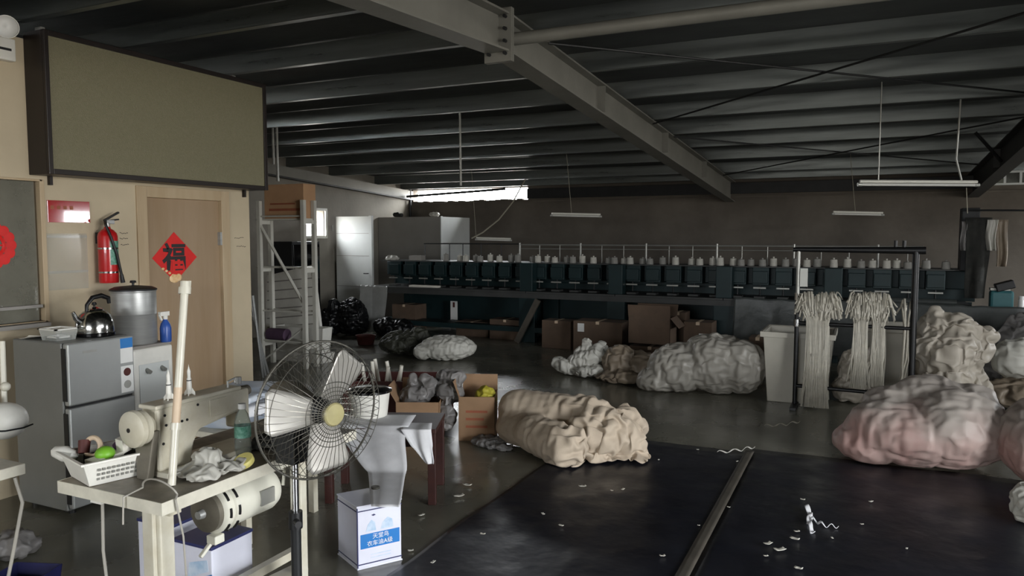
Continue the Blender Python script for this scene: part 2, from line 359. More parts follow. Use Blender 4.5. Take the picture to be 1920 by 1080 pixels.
# ================================================================ SETTING
def wall_cells(axis, pos, th, u0, u1, z0, z1, holes, name, m):
    us = sorted({u0, u1, *[h[0] for h in holes], *[h[1] for h in holes]}); zs = sorted({z0, z1, *[h[2] for h in holes], *[h[3] for h in holes]})
    b = B()
    for i in range(len(us) - 1):
        for j in range(len(zs) - 1):
            cu, cz = (us[i] + us[i + 1]) / 2, (zs[j] + zs[j + 1]) / 2
            if any(h[0] < cu < h[1] and h[2] < cz < h[3] for h in holes): continue
            if axis == 'x': b.bx(min(pos, pos + th), max(pos, pos + th), us[i], us[i + 1], zs[j], zs[j + 1])
            else: b.bx(us[i], us[i + 1], min(pos, pos + th), max(pos, pos + th), zs[j], zs[j + 1])
    return struct(b.build(name, m, smooth=False))
struct(B().bx(XL - .3, XR + .3, YB - .3, YF + .3, -.12, 0).build('floor', 'floor', smooth=False), 'dull green-grey painted concrete floor with worn shiny patches')
wall_cells('x', XL, -.2, YP - .2, YF + .2, 0, 3.4, [(WIN_L[0], WIN_L[1], WIN_L[2], WIN_L[3])], 'wall_left', 'hall_wall')
wall_cells('y', YF, .2, XL - .2, XR + .2, 0, 3.0, [(SLOT[0], SLOT[1], SLOT[2], SLOT[3]), (1.72, 2.75, 2.53, 2.69)], 'wall_far', 'far_wall')
wall_cells('x', XR, .2, YB - .2, YF + .2, 0, 3.4, [DOOR_R, WIN_R, ADDED_WIN_H], 'wall_right', 'hall_wall')
wall_cells('y', YB, -.2, XL - .2, XR + .2, 0, 3.0, [ADDED_WIN_B], 'wall_back', 'hall_wall')
GW = (1.2, 3.2, 1.13, 2.06); DW = (3.97, 4.76, 0, 2.03)
wall_cells('x', XP, -.12, YB, YP, 0, 2.98, [GW, DW], 'wall_office', 'beige_wall')
struct(B().bx(XL, XP - .12, YP - .12, YP, 0, 2.98).build('wall_office_end', 'beige_wall', smooth=False))
struct(B().bx(XL, XP - .001, YB, YP, 2.98, 3.0).build('ceiling_office', 'dark_steel', smooth=False))
struct(B().bx(XL, XL + .05, YB, YP - .12, 0, 2.98).build('wall_office_back', 'beige_wall', smooth=False))
# roof: two gentle slopes of dark sheet
b = B()
for y0, y1 in ((YB - .3, YRIDGE), (YRIDGE, YF + .3)):
    a, c = zroof(y0), zroof(y1)
    b.hexa([(XL - .3, y0, a), (XR + .3, y0, a), (XR + .3, y1, c), (XL - .3, y1, c), (XL - .3, y0, a + .06), (XR + .3, y0, a + .06), (XR + .3, y1, c + .06), (XL - .3, y1, c + .06)])
struct(b.build('ceiling', 'roof_sheet', smooth=False), 'dark grey metal roof sheeting in two low slopes')
# stop boards and lip along the head of the far wall
struct(B().bx(SLOT[1], 1.66, YF - .05, YF, 2.46, 2.66).bx(2.8, XR, YF - .05, YF, 2.46, 2.66).build('trim_1', 'dark_steel', smooth=False, bevel=.004), 'dark board closing the gap above the far wall')
struct(B().bx(XL, XR, YF - .03, YF, 2.395, 2.42).build('trim_2', 'far_wall', smooth=False), 'rough top edge of the far wall')
b = B()
for i in range(22):
    x = SLOT[0] + i * .127; h = .02 + .03 * random.random(); b.box((x + .06, YF + .04, 2.42 + h / 2), (.127, .1, h))
struct(b.build('trim_3', 'far_wall', smooth=False), 'broken masonry sill under the open slot')
w = struct(B().bx(1.68, 2.8, YF - .04, YF + .02, 2.5, 2.53).bx(1.68, 2.8, YF - .04, YF + .02, 2.69, 2.72).build('window_5', 'panel_white', smooth=False), 'small dirty window strip at the head of the far wall')
for x in (1.7, 1.93, 2.14, 2.4, 2.72): B().bx(x, x + .035, YF - .03, YF + .02, 2.53, 2.69).build('mullion', 'panel_white', w, smooth=False)
B().bx(1.72, 2.75, YF + .03, YF + .036, 2.53, 2.69).build('pane', 'dirty_glass', w, smooth=False)
# left gable: pale lip beam following the roof
b = B()
for y0, y1 in ((YP, 9.5), (9.5, YF)):
    a, c = zroof(y0), zroof(y1)
    b.hexa([(XL, y0, a - .34), (XL + .1, y0, a - .34), (XL + .1, y1, c - .34), (XL, y1, c - .34), (XL, y0, a - .17), (XL + .1, y0, a - .17), (XL + .1, y1, c - .17), (XL, y1, c - .17)])
struct(b.build('trim_4', 'beam', smooth=False), 'pale edge beam along the top of the left wall')
b = B()
a, c = zroof(YP), zroof(YF)
b.hexa([(XL, YP, a - .37), (XL + .12, YP, a - .37), (XL + .12, YF, c - .37), (XL, YF, c - .37), (XL, YP, a - .345), (XL + .12, YP, a - .345), (XL + .12, YF, c - .345), (XL, YF, c - .345)])
struct(b.build('trim_5', 'dark_steel', smooth=False), 'dark line under the edge beam')  # thin dark strip along the underside of the edge beam
# small bright window in the left wall
w = struct(B().bx(XL - .02, XL + .03, WIN_L[0] - .05, WIN_L[0], WIN_L[2] - .05, WIN_L[3] + .05).bx(XL - .02, XL + .03, WIN_L[1], WIN_L[1] + .05, WIN_L[2] - .05, WIN_L[3] + .05)
           .bx(XL - .02, XL + .03, WIN_L[0], WIN_L[1], WIN_L[2] - .05, WIN_L[2]).bx(XL - .02, XL + .03, WIN_L[0], WIN_L[1], WIN_L[3], WIN_L[3] + .05).build('window_1', 'white_paint', smooth=False), 'small bright open window high in the grey wall')
# office window: pane in a pale frame
w = struct(B().bx(XP - .06, XP + .012, GW[1] - .02, GW[1] + .012, GW[2] - .03, GW[3] + .015).bx(XP - .06, XP + .012, GW[0], GW[1], GW[3], GW[3] + .015).bx(XP - .06, XP + .012, GW[0], GW[1], GW[2] - .03, GW[2]).bx(XP - .06, XP + .01, GW[0] - .03, GW[0] + .02, GW[2], GW[3]).build('window_2', 'frame_wood', smooth=False, bevel=.003), 'pale framed office window with dark reflecting glass')
B().bx(XP - .035, XP - .028, GW[0] + .02, GW[1] - .035, GW[2], GW[3]).build('pane', 'glass_dark', w, smooth=False)
B().bx(XP - .03, XP + .015, GW[0], GW[1] - .035, 1.22, 1.24).build('glazing_bar', 'panel_grey', w, smooth=False)
B().bx(XP - .0, XP + .10, 1.4, GW[1] - .04, GW[2] - .03, GW[2] - .005).build('window_sill', 'panel_grey', w, smooth=False)
# office door
d = struct(B().bx(XP - .07, XP - .02, DW[0] + .03, DW[1] - .03, 0.01, DW[3] - .035).build('door_1', 'door_wood', smooth=False, bevel=.003), 'plain light brown wooden office door')
for y0, y1, z0, z1 in ((DW[0] - .06, DW[0] + .03, 0, DW[3] + .05), (DW[1] - .03, DW[1] + .06, 0, DW[3] + .05), (DW[0] + .03, DW[1] - .03, DW[3] - .035, DW[3] + .05)):
    B().bx(XP - .11, XP + .015, y0, y1, z0, z1).build('casing', 'frame_wood', d, smooth=False, bevel=.004)
for z in (.3, 1.62): B().bx(XP - .02, XP + .012, DW[1] - .05, DW[1] - .015, z, z + .11).build('hinge', 'steel_brushed', d, smooth=False)
# loading door frame and right window frame (out of frame, they let the daylight in)
b = B()
for y0, y1, z0, z1 in ((DOOR_R[0] - .08, DOOR_R[0], 0, 2.58), (DOOR_R[1], DOOR_R[1] + .08, 0, 2.58), (DOOR_R[0], DOOR_R[1], 2.5, 2.58)): b.bx(XR - .03, XR + .2, y0, y1, z0, z1)
struct(b.build('door_2', 'beam', smooth=False), 'steel frame of the open loading door')
b = B()
for y in (10.65, 11.6, 12.56): b.bx(XR - .02, XR + .05, y, y + .04, 1.2, 2.27)
b.bx(XR - .02, XR + .05, 10.65, 12.6, 1.2, 1.23).bx(XR - .02, XR + .05, 10.65, 12.6, 2.24, 2.27)
for k in range(6): b.bx(XR - .02, XR + .05, 1 + k - .02, 1 + k + .02, 2.62, 3.0)  # bars of the added high window
struct(b.build('window_3', 'white_paint', smooth=False))
b = B()
for k in range(5): b.bx(ADDED_WIN_B[0] + k - .02, ADDED_WIN_B[0] + k + .02, YB - .06, YB, ADDED_WIN_B[2], ADDED_WIN_B[3])
struct(b.build('added_window_4', 'white_paint', smooth=False))  # bars of the unseen back window, added for its light

# roof steel
def i_beam(x, label, m='beam'):
    t = thing('roof_beam', label, 'roof beam', (x, YRIDGE, 2.9))
    for y0, y1 in ((YB, YRIDGE), (YRIDGE, YF)):
        d0 = .40 if y0 < YRIDGE and y0 == YB else .25; d1 = .25 if d0 > .3 else .42
        if y0 == YRIDGE: d0, d1 = .25, .36
        else: d0, d1 = .36, .25
        a, c = zroof(y0) - .17, zroof(y1) - .17
        def slab(x0, x1, ta, tc, h): return [(x0, y0, ta - h), (x1, y0, ta - h), (x1, y1, tc - h), (x0, y1, tc - h), (x0, y0, ta), (x1, y0, ta), (x1, y1, tc), (x0, y1, tc)]
        B().hexa([(x - .006, y0, a - d0), (x + .006, y0, a - d0), (x + .006, y1, c - d1), (x - .006, y1, c - d1), (x - .006, y0, a), (x + .006, y0, a), (x + .006, y1, c), (x - .006, y1, c)]).build('web', m, t, smooth=False)
        B().hexa(slab(x - .085, x + .085, a, c, .014)).build('top_flange', m, t, smooth=False)
        B().hexa(slab(x - .085, x + .085, a - d0 + .007, c - d1 + .007, .014)).build('bottom_flange', m, t, smooth=False)
    zt = zroof(YRIDGE) - .16
    for s in (-1, 1): B().bx(x - .1, x + .1, YRIDGE + .012 * s - .01, YRIDGE + .012 * s + .01, zt - .33, zt + .02).build('splice_plate', m, t, smooth=False)
    for y in (2.6, 6.6, 9.0, 11.4):
        B().bx(x - .08, x + .08, y - .005, y + .005, zroof(y) - .17 - .25, zroof(y) - .17).build('stiffener', m, t, smooth=False)
    for s in (-.06, .06):
        for k in range(4): B().cyl((x + s, YRIDGE - .05, zt - .04 - k * .08), (x + s, YRIDGE + .05, zt - .04 - k * .08), .012, seg=6).build('bolt', 'dark_steel', t)
    return t
XB = ay(1370, 360, YF).x; XB2 = ay(1825, 335, YF).x
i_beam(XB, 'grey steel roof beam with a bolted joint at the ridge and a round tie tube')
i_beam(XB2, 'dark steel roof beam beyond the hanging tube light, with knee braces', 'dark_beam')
PY = (-4.2, -3.1, -2.0, -.9, .2, 1.3, 2.3, 3.2, 4.1, 5.1, 6.15, 7.2, 8.25, 9.2, 10.2, 11.35, 12.8, 13.75)
for y in PY:
    z = zroof(y); s = 1 if y > YRIDGE else -1
    b = B().bx(XL, XR, y - .002, y + .002, z - .165, z - .005).bx(XL, XR, y, y + .055 * s, z - .167, z - .163) if s > 0 else B().bx(XL, XR, y - .002, y + .002, z - .165, z - .005).bx(XL, XR, y - .055, y, z - .167, z - .163)
    b.bx(XL, XR, y + .053 * s - .002, y + .053 * s + .002, z - .165, z - .147)
    tag(b.build('purlin', 'purlin', smooth=False), 'long galvanised steel purlin running under the dark roof sheets', 'purlin', 'roof purlins')
zr = zroof(YRIDGE)
t = thing('tie_tube', 'round grey steel tie tube joining the two roof beams at the ridge', 'steel tube', (0, YRIDGE, zr - .32))
B().cyl((XB + .01, YRIDGE + .06, zr - .33), (XB2 - .01, YRIDGE + .06, zr - .33), .042, seg=18).build('tube', 'beam', t)
for x in (XB + .014, XB2 - .014): B().bx(x - .008, x + .008, YRIDGE, YRIDGE + .12, zr - .40, zr - .26).build('end_plate', 'beam', t, smooth=False)
def rod(p0, p1, label, name='brace_rod', r=.009, m='dark_steel', cat='brace rod', group=None):
    return tag(B().tube([p0, p1], r, 6).build(name, m), label, cat, group)
G = 'roof brace rods'
for y0, y1 in ((5.2, 8.2), (9.2, 12.7)):
    rod((XB + .1, y0, zroof(y0) - .20), (XB2 - .1, y1, zroof(y1) - .20), 'thin dark brace rod crossing under the roof between the beams', group=G)
    rod((XB + .1, y1, zroof(y1) - .23), (XB2 - .1, y0, zroof(y0) - .20), 'thin dark brace rod crossing under the roof between the beams', group=G)
for s in (-1, 1):
    rod((XB2 + .1 * s, 10.6, zroof(10.6) - .45), (XB2 + .42 * s, 10.2, zroof(10.2) - .16), 'short dark knee brace between the dark beam and a purlin', 'knee_brace', .02, cat='brace', group='knee braces')

# ================================================================ OBJECTS ON AND BY THE OFFICE WALL
# big blank LED board
t = thing('display_board', 'large blank olive display board in a dark frame above the office door', 'display board', (-4.91, 4.1, 2.12))
y0, y1, z0, z1, xf = 3.12, 5.08, 2.10, 3.02, -4.80
B().bx(XP, xf - .012, y0, y1, z0, z1).build('housing', 'led_frame', t, smooth=False, bevel=.004)
B().bx(xf - .012, xf, y0 + .03, y1 - .035, z0 + .035, z1 - .035).build('screen', 'led_face', t, smooth=False)
for a in ((y0, y0 + .03, z0, z1), (y1 - .035, y1, z0, z1), (y0 + .03, y1 - .035, z0, z0 + .035), (y0 + .03, y1 - .035, z1 - .035, z1)): B().bx(xf - .012, xf + .012, *a).build('frame', 'led_frame', t, smooth=False, bevel=.003)
for y in (3.2, 4.85): B().bx(XP, XP + .06, y, y + .03, z1, z1 + .05).build('bracket', 'rail', t, smooth=False)
for y in (3.24, 4.98): B().bx(XP, XP + .03, y, y + .02, z0 - .06, z0).build('bracket', 'led_frame', t, smooth=False)
# emergency light
p = ax(8, 50, XP); t = thing('emergency_light', 'white twin spot emergency light at the top of the office wall', 'emergency light', (XP, p.y, p.z - .22))
B().bx(XP, XP + .06, p.y - .25, p.y + .03, p.z - .22, p.z - .08).build('case', 'white_plastic', t, smooth=False, bevel=.008)
B().bx(XP + .06, XP + .064, p.y - .2, p.y - .0, p.z - .16, p.z - .145).build('slot', 'dark_steel', t, smooth=False)
for dy in (-.2, -.02):
    c = Vector((XP + .05, p.y + dy, p.z - .01))
    h = B().lathe(c, [(.02, -.05), (.05, -.045), (.068, -.01), (.07, .02), (.066, .02)], 24, (1, -.35, -.25)).build('lamp_head', 'white_plastic', t)
    B().lathe(c, [(.066, .012), (.03, .016), (.0, .014)], 24, (1, -.35, -.25)).build('lens', 'lamp_glass', h)
# red notice board with gloss
a, c = ax(87, 375, XP), ax(168, 418, XP)
t = thing('notice_board', 'small red glossy notice board on the beige wall by the office window', 'notice board', (XP, a.y + .15, c.z))
B().bx(XP, XP + .008, a.y, c.y, c.z, a.z).build('board', 'red_board', t, smooth=False, bevel=.002)
for k in range(4): B().bx(XP + .008, XP + .0086, a.y + .02 + k * .045, a.y + .045 + k * .045, a.z - .06, a.z - .035).build('faded_mark', 'print_red', t, smooth=False)
# clear plastic notice sheet below it
a, c = ax(86, 438, XP), ax(166, 540, XP)
t = thing('plastic_pocket', 'clear glossy plastic pocket taped to the wall under the red notice', 'plastic pocket', (XP, a.y + .15, c.z))
B().bx(XP, XP + .003, a.y, c.y, c.z, a.z).build('sheet', 'clear_plastic', t, smooth=False)
for z in (a.z - .03, (a.z + c.z) / 2 - .08): B().bx(XP + .003, XP + .006, a.y, c.y, z, z + .018).build('tape', 'clear_plastic', t, smooth=False)
# fire extinguisher
p = ax(205, 530, XP + .09); ex, ey, ez = XP + .09, p.y, p.z
t = thing('fire_extinguisher', 'red fire extinguisher with black hose and green label hung on the wall', 'fire extinguisher', (ex, ey, ez))
B().lathe((ex, ey, ez), [(0, 0), (.062, 0), (.066, .012), (.066, .33), (.06, .355), (.04, .378), (.022, .388), (.02, .4), (0, .4)], 28).build('cylinder', 'red', t)
B().grid(lambda u, v: (ex + .0668 * math.cos(R(-25 + 105 * u)), ey + .0668 * math.sin(R(-25 + 105 * u)), ez + .13 + .17 * v), 14, 2).build('label', 'green_label', t)
for z in (.07, .24): B().lathe((ex, ey, ez), [(.0672, z), (.0672, z + .012)], 28).build('strap', 'steel', t)
v = B().cyl((ex, ey, ez + .39), (ex, ey, ez + .43), .018).box((ex, ey + .02, ez + .435), (.03, .06, .03)).build('valve', 'steel_brushed', t, bevel=.003)
B().box((ex, ey + .035, ez + .475), (.02, .13, .012), (R(28), 0, 0)).box((ex, ey + .035, ez + .447), (.02, .11, .01), (R(8), 0, 0)).build('handle', 'dark_steel', v, smooth=False)
hp = [(ex + .02, ey - .03, ez + .43), (ex + .055, ey - .05, ez + .41), (ex + .075, ey - .03, ez + .33), (ex + .08, ey + .01, ez + .2), (ex + .078, ey + .04, ez + .06)]
B().tube(hp, .0095, 10).build('hose', 'black', t); B().cyl(hp[-1], (ex + .078, ey + .05, ez + .0), .012, .016, 12).build('nozzle', 'black', t)
B().bx(XP, XP + .03, ey - .03, ey + .03, ez + .28, ez + .36).build('bracket', 'dark_steel', t, smooth=False)
# small scribbles on the wall beside the extinguisher
for k, (px, py) in enumerate(((232, 437), (232, 447), (234, 459), (448, 446), (452, 462))):
    p = ax(px, py, XP); L = .07 if k < 3 else .11
    o = B()
    for j in range(5): o.box((XP + .0007, p.y - L / 2 + L * (j + .5) / 5, p.z + random.uniform(-.004, .004)), (.001, L / 6, .005), (R(random.uniform(-30, 30)), 0, 0))
    tag(o.build('pencil_note', 'mark', smooth=False), 'faint pencilled note on the wall by the fire extinguisher' if k < 3 else 'faint pencilled note on the wall beyond the door', 'wall writing', 'pencil notes by the extinguisher' if k < 3 else 'pencil notes beyond the door')
# lucky paper on the door
p = ax(327, 483, XP - .02); s_ = .205; xd = XP - .0195
t = thing('lucky_paper', 'red diamond paper with a black brush character stuck on the wooden door', 'paper decoration', (xd, p.y, p.z - s_))
B().prism([(xd, p.y, p.z - s_ * .96), (xd, p.y + s_ * 1.08, p.z), (xd, p.y, p.z + s_), (xd, p.y - s_ * 1.02, p.z)], (.002, 0, 0)).build('paper', 'red_paper', t, smooth=False)
text('character', '福', .23, RT((xd + .0028, p.y, p.z - .01), R(90), R(90)), 'ink', t, bold=.006)
b = B()
for k in range(6): b.sph((xd + .004, p.y - s_ * .55 + .05 * k * .6, p.z - s_ * .42 - k * .018), (.004, .014, .01), 8, 6)
b.sph((xd + .006, p.y - .01, p.z - s_ * .82), (.008, .05, .035), 12, 8).sph((xd + .006, p.y + .03, p.z - s_ * .78), (.008, .03, .03), 12, 8)
b.build('gold_flowers', 'gold', t)
# red paper-cut on the office window
p = ax(-14, 460, XP - .026)
t = thing('paper_cut', 'round red paper-cut stuck on the office window glass', 'paper decoration', (XP - .026, p.y, p.z - .16))
b = B()
for k in range(14):
    a_ = k * 2 * math.pi / 14; b.sph((XP - .026, p.y + .115 * math.cos(a_), p.z + .115 * math.sin(a_)), (.0016, .036, .036), 10, 8)
b.ring((XP - .026, p.y, p.z), (1, 0, 0), .07, .012, 28, 6)
for k in range(6): a_ = k * math.pi / 3; b.tube([(XP - .026, p.y, p.z), (XP - .026, p.y + .08 * math.cos(a_), p.z + .08 * math.sin(a_))], .006, 6)
b.build('petals', 'red_paper', t)

# refrigerator
fx0, fx1, fy0, fy1, fz = -4.79, -4.27, 2.84, 3.29, 1.06
t = thing('refrigerator', 'small silver two-door refrigerator against the beige wall', 'refrigerator', ((fx0 + fx1) / 2, (fy0 + fy1) / 2, 0))
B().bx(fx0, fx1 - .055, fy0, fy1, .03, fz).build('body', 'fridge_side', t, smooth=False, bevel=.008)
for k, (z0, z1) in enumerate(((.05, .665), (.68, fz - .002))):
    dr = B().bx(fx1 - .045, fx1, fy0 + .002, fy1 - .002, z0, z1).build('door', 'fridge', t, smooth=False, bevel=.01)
    B().bx(fx1 - .05, fx1 - .012, fy0 - .004, fy0 + .004, z0 + .03, z1 - .03).build('handle', 'dark_steel', dr, smooth=False)
    if k:
        B().bx(fx1, fx1 + .0015, fy1 - .1, fy1 - .012, z1 - .17, z1 - .012).build('energy_label', 'label_white', dr, smooth=False)
        B().bx(fx1 + .0015, fx1 + .002, fy1 - .1, fy1 - .012, z1 - .075, z1 - .012).build('label_band', 'tin_blue', dr, smooth=False)
        B().bx(fx1, fx1 + .0012, fy1 - .1, fy1 - .012, z1 - .36, z1 - .19).build('sticker', 'label_white', dr, smooth=False)
        B().cyl((fx1 + .001, fy1 - .056, z1 - .23), (fx1 + .002, fy1 - .056, z1 - .23), .026, seg=24).build('badge', 'dark_red', dr)
        B().cyl((fx1 + .001, fy1 - .056, z1 - .31), (fx1 + .002, fy1 - .056, z1 - .31), .026, seg=24).build('badge', 'rail', dr)
        B().bx(fx1, fx1 + .0015, fy0 + .1, fy0 + .19, z1 - .07, z1 - .055).build('badge', 'rail', dr, smooth=False)
B().bx(fx1 - .05, fx1 - .02, fy0 + .01, fy1 - .01, .665, .68).build('door_gap', 'black', t, smooth=False)
for x in (fx0 + .06, fx1 - .1):
    for y in (fy0 + .06, fy1 - .06): B().cyl((x, y, 0), (x, y, .03), .02).build('foot', 'black', t)
# kettle
p = az(210, 622, fz); kx, ky = p.x, p.y
kx, ky = -4.46, 3.16
t = thing('kettle', 'shiny steel kettle with a black handle on top of the refrigerator', 'kettle', (kx, ky, fz))
B().lathe((kx, ky, fz), [(0, 0), (.112, 0), (.118, .006), (.118, .022), (.112, .026)], 32).build('base', 'black_gloss', t)
B().lathe((kx, ky, fz), [(.112, .024), (.113, .04), (.108, .09), (.09, .135), (.065, .158), (.055, .162)], 36).build('body', 'steel', t)
l = B().lathe((kx, ky, fz), [(.056, .16), (.05, .172), (.02, .184), (0, .186)], 28).build('lid', 'steel', t)
B().lathe((kx, ky, fz), [(.006, .184), (.006, .195), (.016, .2), (.012, .215), (0, .217)], 16).build('knob', 'black', l)
B().tube([(kx, ky - .09, fz + .09), (kx, ky - .125, fz + .12), (kx, ky - .145, fz + .165)], [.022, .016, .011], 12).build('spout', 'steel', t)
B().tube([(kx, ky - .055, fz + .15), (kx, ky - .05, fz + .2), (kx, ky - .01, fz + .245), (kx, ky + .05, fz + .255), (kx, ky + .1, fz + .235), (kx, ky + .105, fz + .2)], [.009, .012, .015, .016, .015, .011], 10).build('handle', 'black', t)
# food box and paper on the fridge
t = thing('food_box', 'clear plastic food box with white lid rim on the refrigerator', 'food box', (-4.5, 2.95, fz))
B().open_box(-4.56, -4.42, 2.88, 3.0, fz, fz + .07, .003, .012, .012).build('box', 'clear_plastic', t, smooth=False, bevel=.002)
B().open_box(-4.545, -4.435, 2.895, 2.985, fz + .004, fz + .025, .01).build('contents', 'label_white', t, smooth=False)
B().bx(-4.576, -4.404, 2.864, 2.878, fz + .066, fz + .074).bx(-4.576, -4.404, 3.002, 3.016, fz + .066, fz + .074).bx(-4.576, -4.562, 2.864, 3.016, fz + .066, fz + .074).bx(-4.418, -4.404, 2.864, 3.016, fz + .066, fz + .074).build('rim', 'white_plastic', t, smooth=False)
p = az(35, 627, fz + .005)
tag(B().grid(lambda u, v: (-4.74 + .15 * u, 2.85 + .2 * v - .03 * u, fz + .004 + .03 * (1 - v) * u ** 2), 8, 8).build('paper_sheet', 'paper', solid=.002), 'white paper sheet lying curled on the refrigerator corner', 'paper')
# water dispenser with steel barrel
dx0, dx1, dy0, dy1, dz = -4.82, -4.45, 3.42, 3.74, .95
t = thing('water_dispenser', 'white water dispenser cabinet between the refrigerator and the door', 'water dispenser', ((dx0 + dx1) / 2, (dy0 + dy1) / 2, 0))
B().bx(dx0, dx1, dy0, dy1, .02, dz - .02).build('cabinet', 'white_plastic', t, smooth=False, bevel=.015)
B().bx(dx0 + .005, dx1 - .005, dy0 + .005, dy1 - .005, dz - .02, dz).build('top', 'panel_grey', t, smooth=False, bevel=.01)
B().bx(dx1, dx1 + .004, dy0 + .04, dy1 - .04, .55, .82).build('panel', 'panel_white', t, smooth=False, bevel=.002)
for y in (dy0 + .1, dy1 - .1): B().cyl((dx1, y, .78), (dx1 + .04, y, .765), .014).build('tap', 'rail', t)
for x in (dx0 + .05, dx1 - .05):
    for y in (dy0 + .05, dy1 - .05): B().cyl((x, y, 0), (x, y, .02), .02).build('foot', 'black', t)
bx_, by_ = -4.62, 3.57
t = thing('steel_barrel', 'brushed steel water barrel with a lid standing on the dispenser', 'water barrel', (bx_, by_, dz))
B().lathe((bx_, by_, dz), [(0, 0), (.14, 0), (.145, .008), (.145, .2), (.148, .205), (.145, .21), (.145, .36), (.15, .365), (.15, .372)], 40).build('barrel', 'steel_brushed', t)
l = B().lathe((bx_, by_, dz), [(.152, .37), (.152, .38), (.12, .395), (.02, .405), (0, .405)], 40).build('lid', 'dark_steel', t)
B().lathe((bx_, by_, dz), [(.008, .4), (.008, .42), (.022, .424), (.018, .438), (0, .44)], 16).build('knob', 'black', l)
sx, sy = -4.475, 3.705
t = thing('spray_bottle', 'blue spray bottle with a white trigger on the dispenser', 'spray bottle', (sx, sy, dz))
B().lathe((sx, sy, dz), [(0, 0), (.036, 0), (.038, .01), (.038, .1), (.03, .13), (.014, .155), (.014, .165)], 20).build('bottle', 'blue', t)
B().cyl((sx, sy, dz + .16), (sx, sy, dz + .185), .017).box((sx, sy - .01, dz + .2), (.024, .075, .03)).box((sx, sy - .04, dz + .175), (.012, .012, .045), (R(25), 0, 0)).build('trigger', 'white_plastic', t, smooth=False)

# ================================================================ SHELF RACK BEYOND THE OFFICE
sy0, sy1 = 7.4, 7.6
pA, pB = ay(488, 600, sy0), ay(570, 600, sy0)
sxA, sxB = pA.x, pB.x
t = thing('shelf_rack', 'white slotted-angle shelf rack beyond the end of the office', 'shelf rack', ((sxA + sxB) / 2, 7.56, 0))
def shelf_post(x, y): B().bx(x - .025, x + .025, y - .003, y + .003, 0, 2.15).bx(x - .025, x - .019, y, y + .05, 0, 2.15).bx(x + .019, x + .025, y, y + .05, 0, 2.15).build('post', 'white_paint', t, smooth=False)
for y in (sy0, sy1):
    for x in (sxA, sxB): shelf_post(x, y)
for y in (sy0 + .03, sy1 + .03):
    if y < sy1: B().tube([(sxA, y, 1.85), (sxB, y, .8)], .02, 6).build('brace', 'white_paint', t); B().tube([(sxB, y, .55), (sxA, y, .05)], .012, 6).build('brace', 'white_paint', t)
    for z in (.33, .72, 1.95): B().tube([(sxA, y, z), (sxB, y, z)], .012, 6).build('rail', 'white_paint', t)
for z in (.30, 1.28, 1.9):
    B().bx(sxA - .1, sxB, sy0 + .06, sy1 - .0, z, z + .02).build('shelf', 'white_paint', t, smooth=False)
    for x in (sxA, sxB): B().bx(x - .02, x + .02, sy0 + .05, sy1, z - .05, z).build('shelf_beam', 'white_paint', t, smooth=False)
zb = 1.92
t = thing('top_carton', 'orange-brown carton with red print on the top of the white shelf rack', 'carton', (-6.85, 7.58, zb))
cx0, cx1 = sxA + .05, sxB - .03
B().bx(cx0, cx1, 7.47, 7.7, zb, zb + .44).build('box', 'cardboard_orange', t, smooth=False, bevel=.004)
B().bx(cx0 + .08, cx1 - .06, 7.467, 7.47, zb + .1, zb + .13).bx(cx0 + .1, cx1 - .14, 7.467, 7.47, zb + .18, zb + .2).build('print', 'print_red', t, smooth=False)
B().bx((cx0 + cx1) / 2 - .025, (cx0 + cx1) / 2 + .025, 7.465, 7.705, zb + .438, zb + .442).build('tape', 'tape_side', t, smooth=False)
def slab_px(pts, Y, th): return B().prism([ay(x, y, Y) for x, y in pts], (0, th, 0))
t = thing('ribbed_panel', 'white ribbed plastic panel leaning behind the shelf rack', 'panel', (-6.6, 8.1, 0))
slab_px([(497, 640), (500, 517), (583, 497), (600, 640)], 8.08, .03).build('board', 'white_plastic', t, smooth=False)
for k in range(6):
    y = 528 + k * 17; slab_px([(501, y), (501, y + 2.2), (587 + k * 2, y + .4 - 6), (587 + k * 2, y - 6 - 1.8)], 8.072, .012).build('rib', 'panel_grey', t, smooth=False)
slab_px([(583, 497), (586, 497), (603, 640), (600, 640)], 8.07, .05).build('edge', 'white_plastic', t, smooth=False)
tag(B().cyl((sxA + .06, 7.50, .405), (sxA + .36, 7.50, .405), .08, seg=20).build('cloth_roll', 'purple'), 'dull purple rolled cloth on the lowest shelf of the white rack', 'cloth roll')
t = thing('plastic_tray', 'white plastic tray sticking out behind the lowest shelf of the rack', 'tray', (sxB - .1, 7.95, 0))
c0, c1 = ay(520, 620, 7.85).x, ay(606, 620, 7.85).x
B().open_box(c0, c1, 7.8, 8.03, 0.0, .13, .008, .03, .02).build('tray', 'white_plastic', t, smooth=False)
B().open_box(c0 + .02, c1 - .02, 7.83, 8.0, .131, .47, .008, .04, .02).build('upper_tray', 'white_plastic', t, smooth=False)
for k, dx in enumerate((0, .05, .1)):
    q0 = az(503 - k * 5, 700 + k * 4); q1 = ad(462 + k * 6, 548 + k * 3, 9.0 - k * .1)
    tag(B().tube([q0, (max(q1.x, -6.9), q1.y, q1.z)], .016, 6).build('metal_bar', 'steel_brushed'), 'grey metal bar leaning against the white shelf rack', 'metal bar', 'metal bars by the shelf rack')
# dark cupboard in the shade under the small window
t = thing('dark_cupboard', 'tall dark cupboard with a bright edge under the small window', 'cupboard', (-8.9, 10.4, 0))
B().bx(XL + .01, XL + .5, 9.75, 10.45, 0, 1.6).build('body', 'dark_steel', t, smooth=False, bevel=.01)
B().bx(XL + .5, XL + .515, 9.77, 10.43, .05, 1.55).build('door', 'black_gloss', t, smooth=False, bevel=.004)
B().bx(XL + .515, XL + .53, 10.36, 10.4, .95, 1.5).build('handle', 'steel', t, smooth=False)
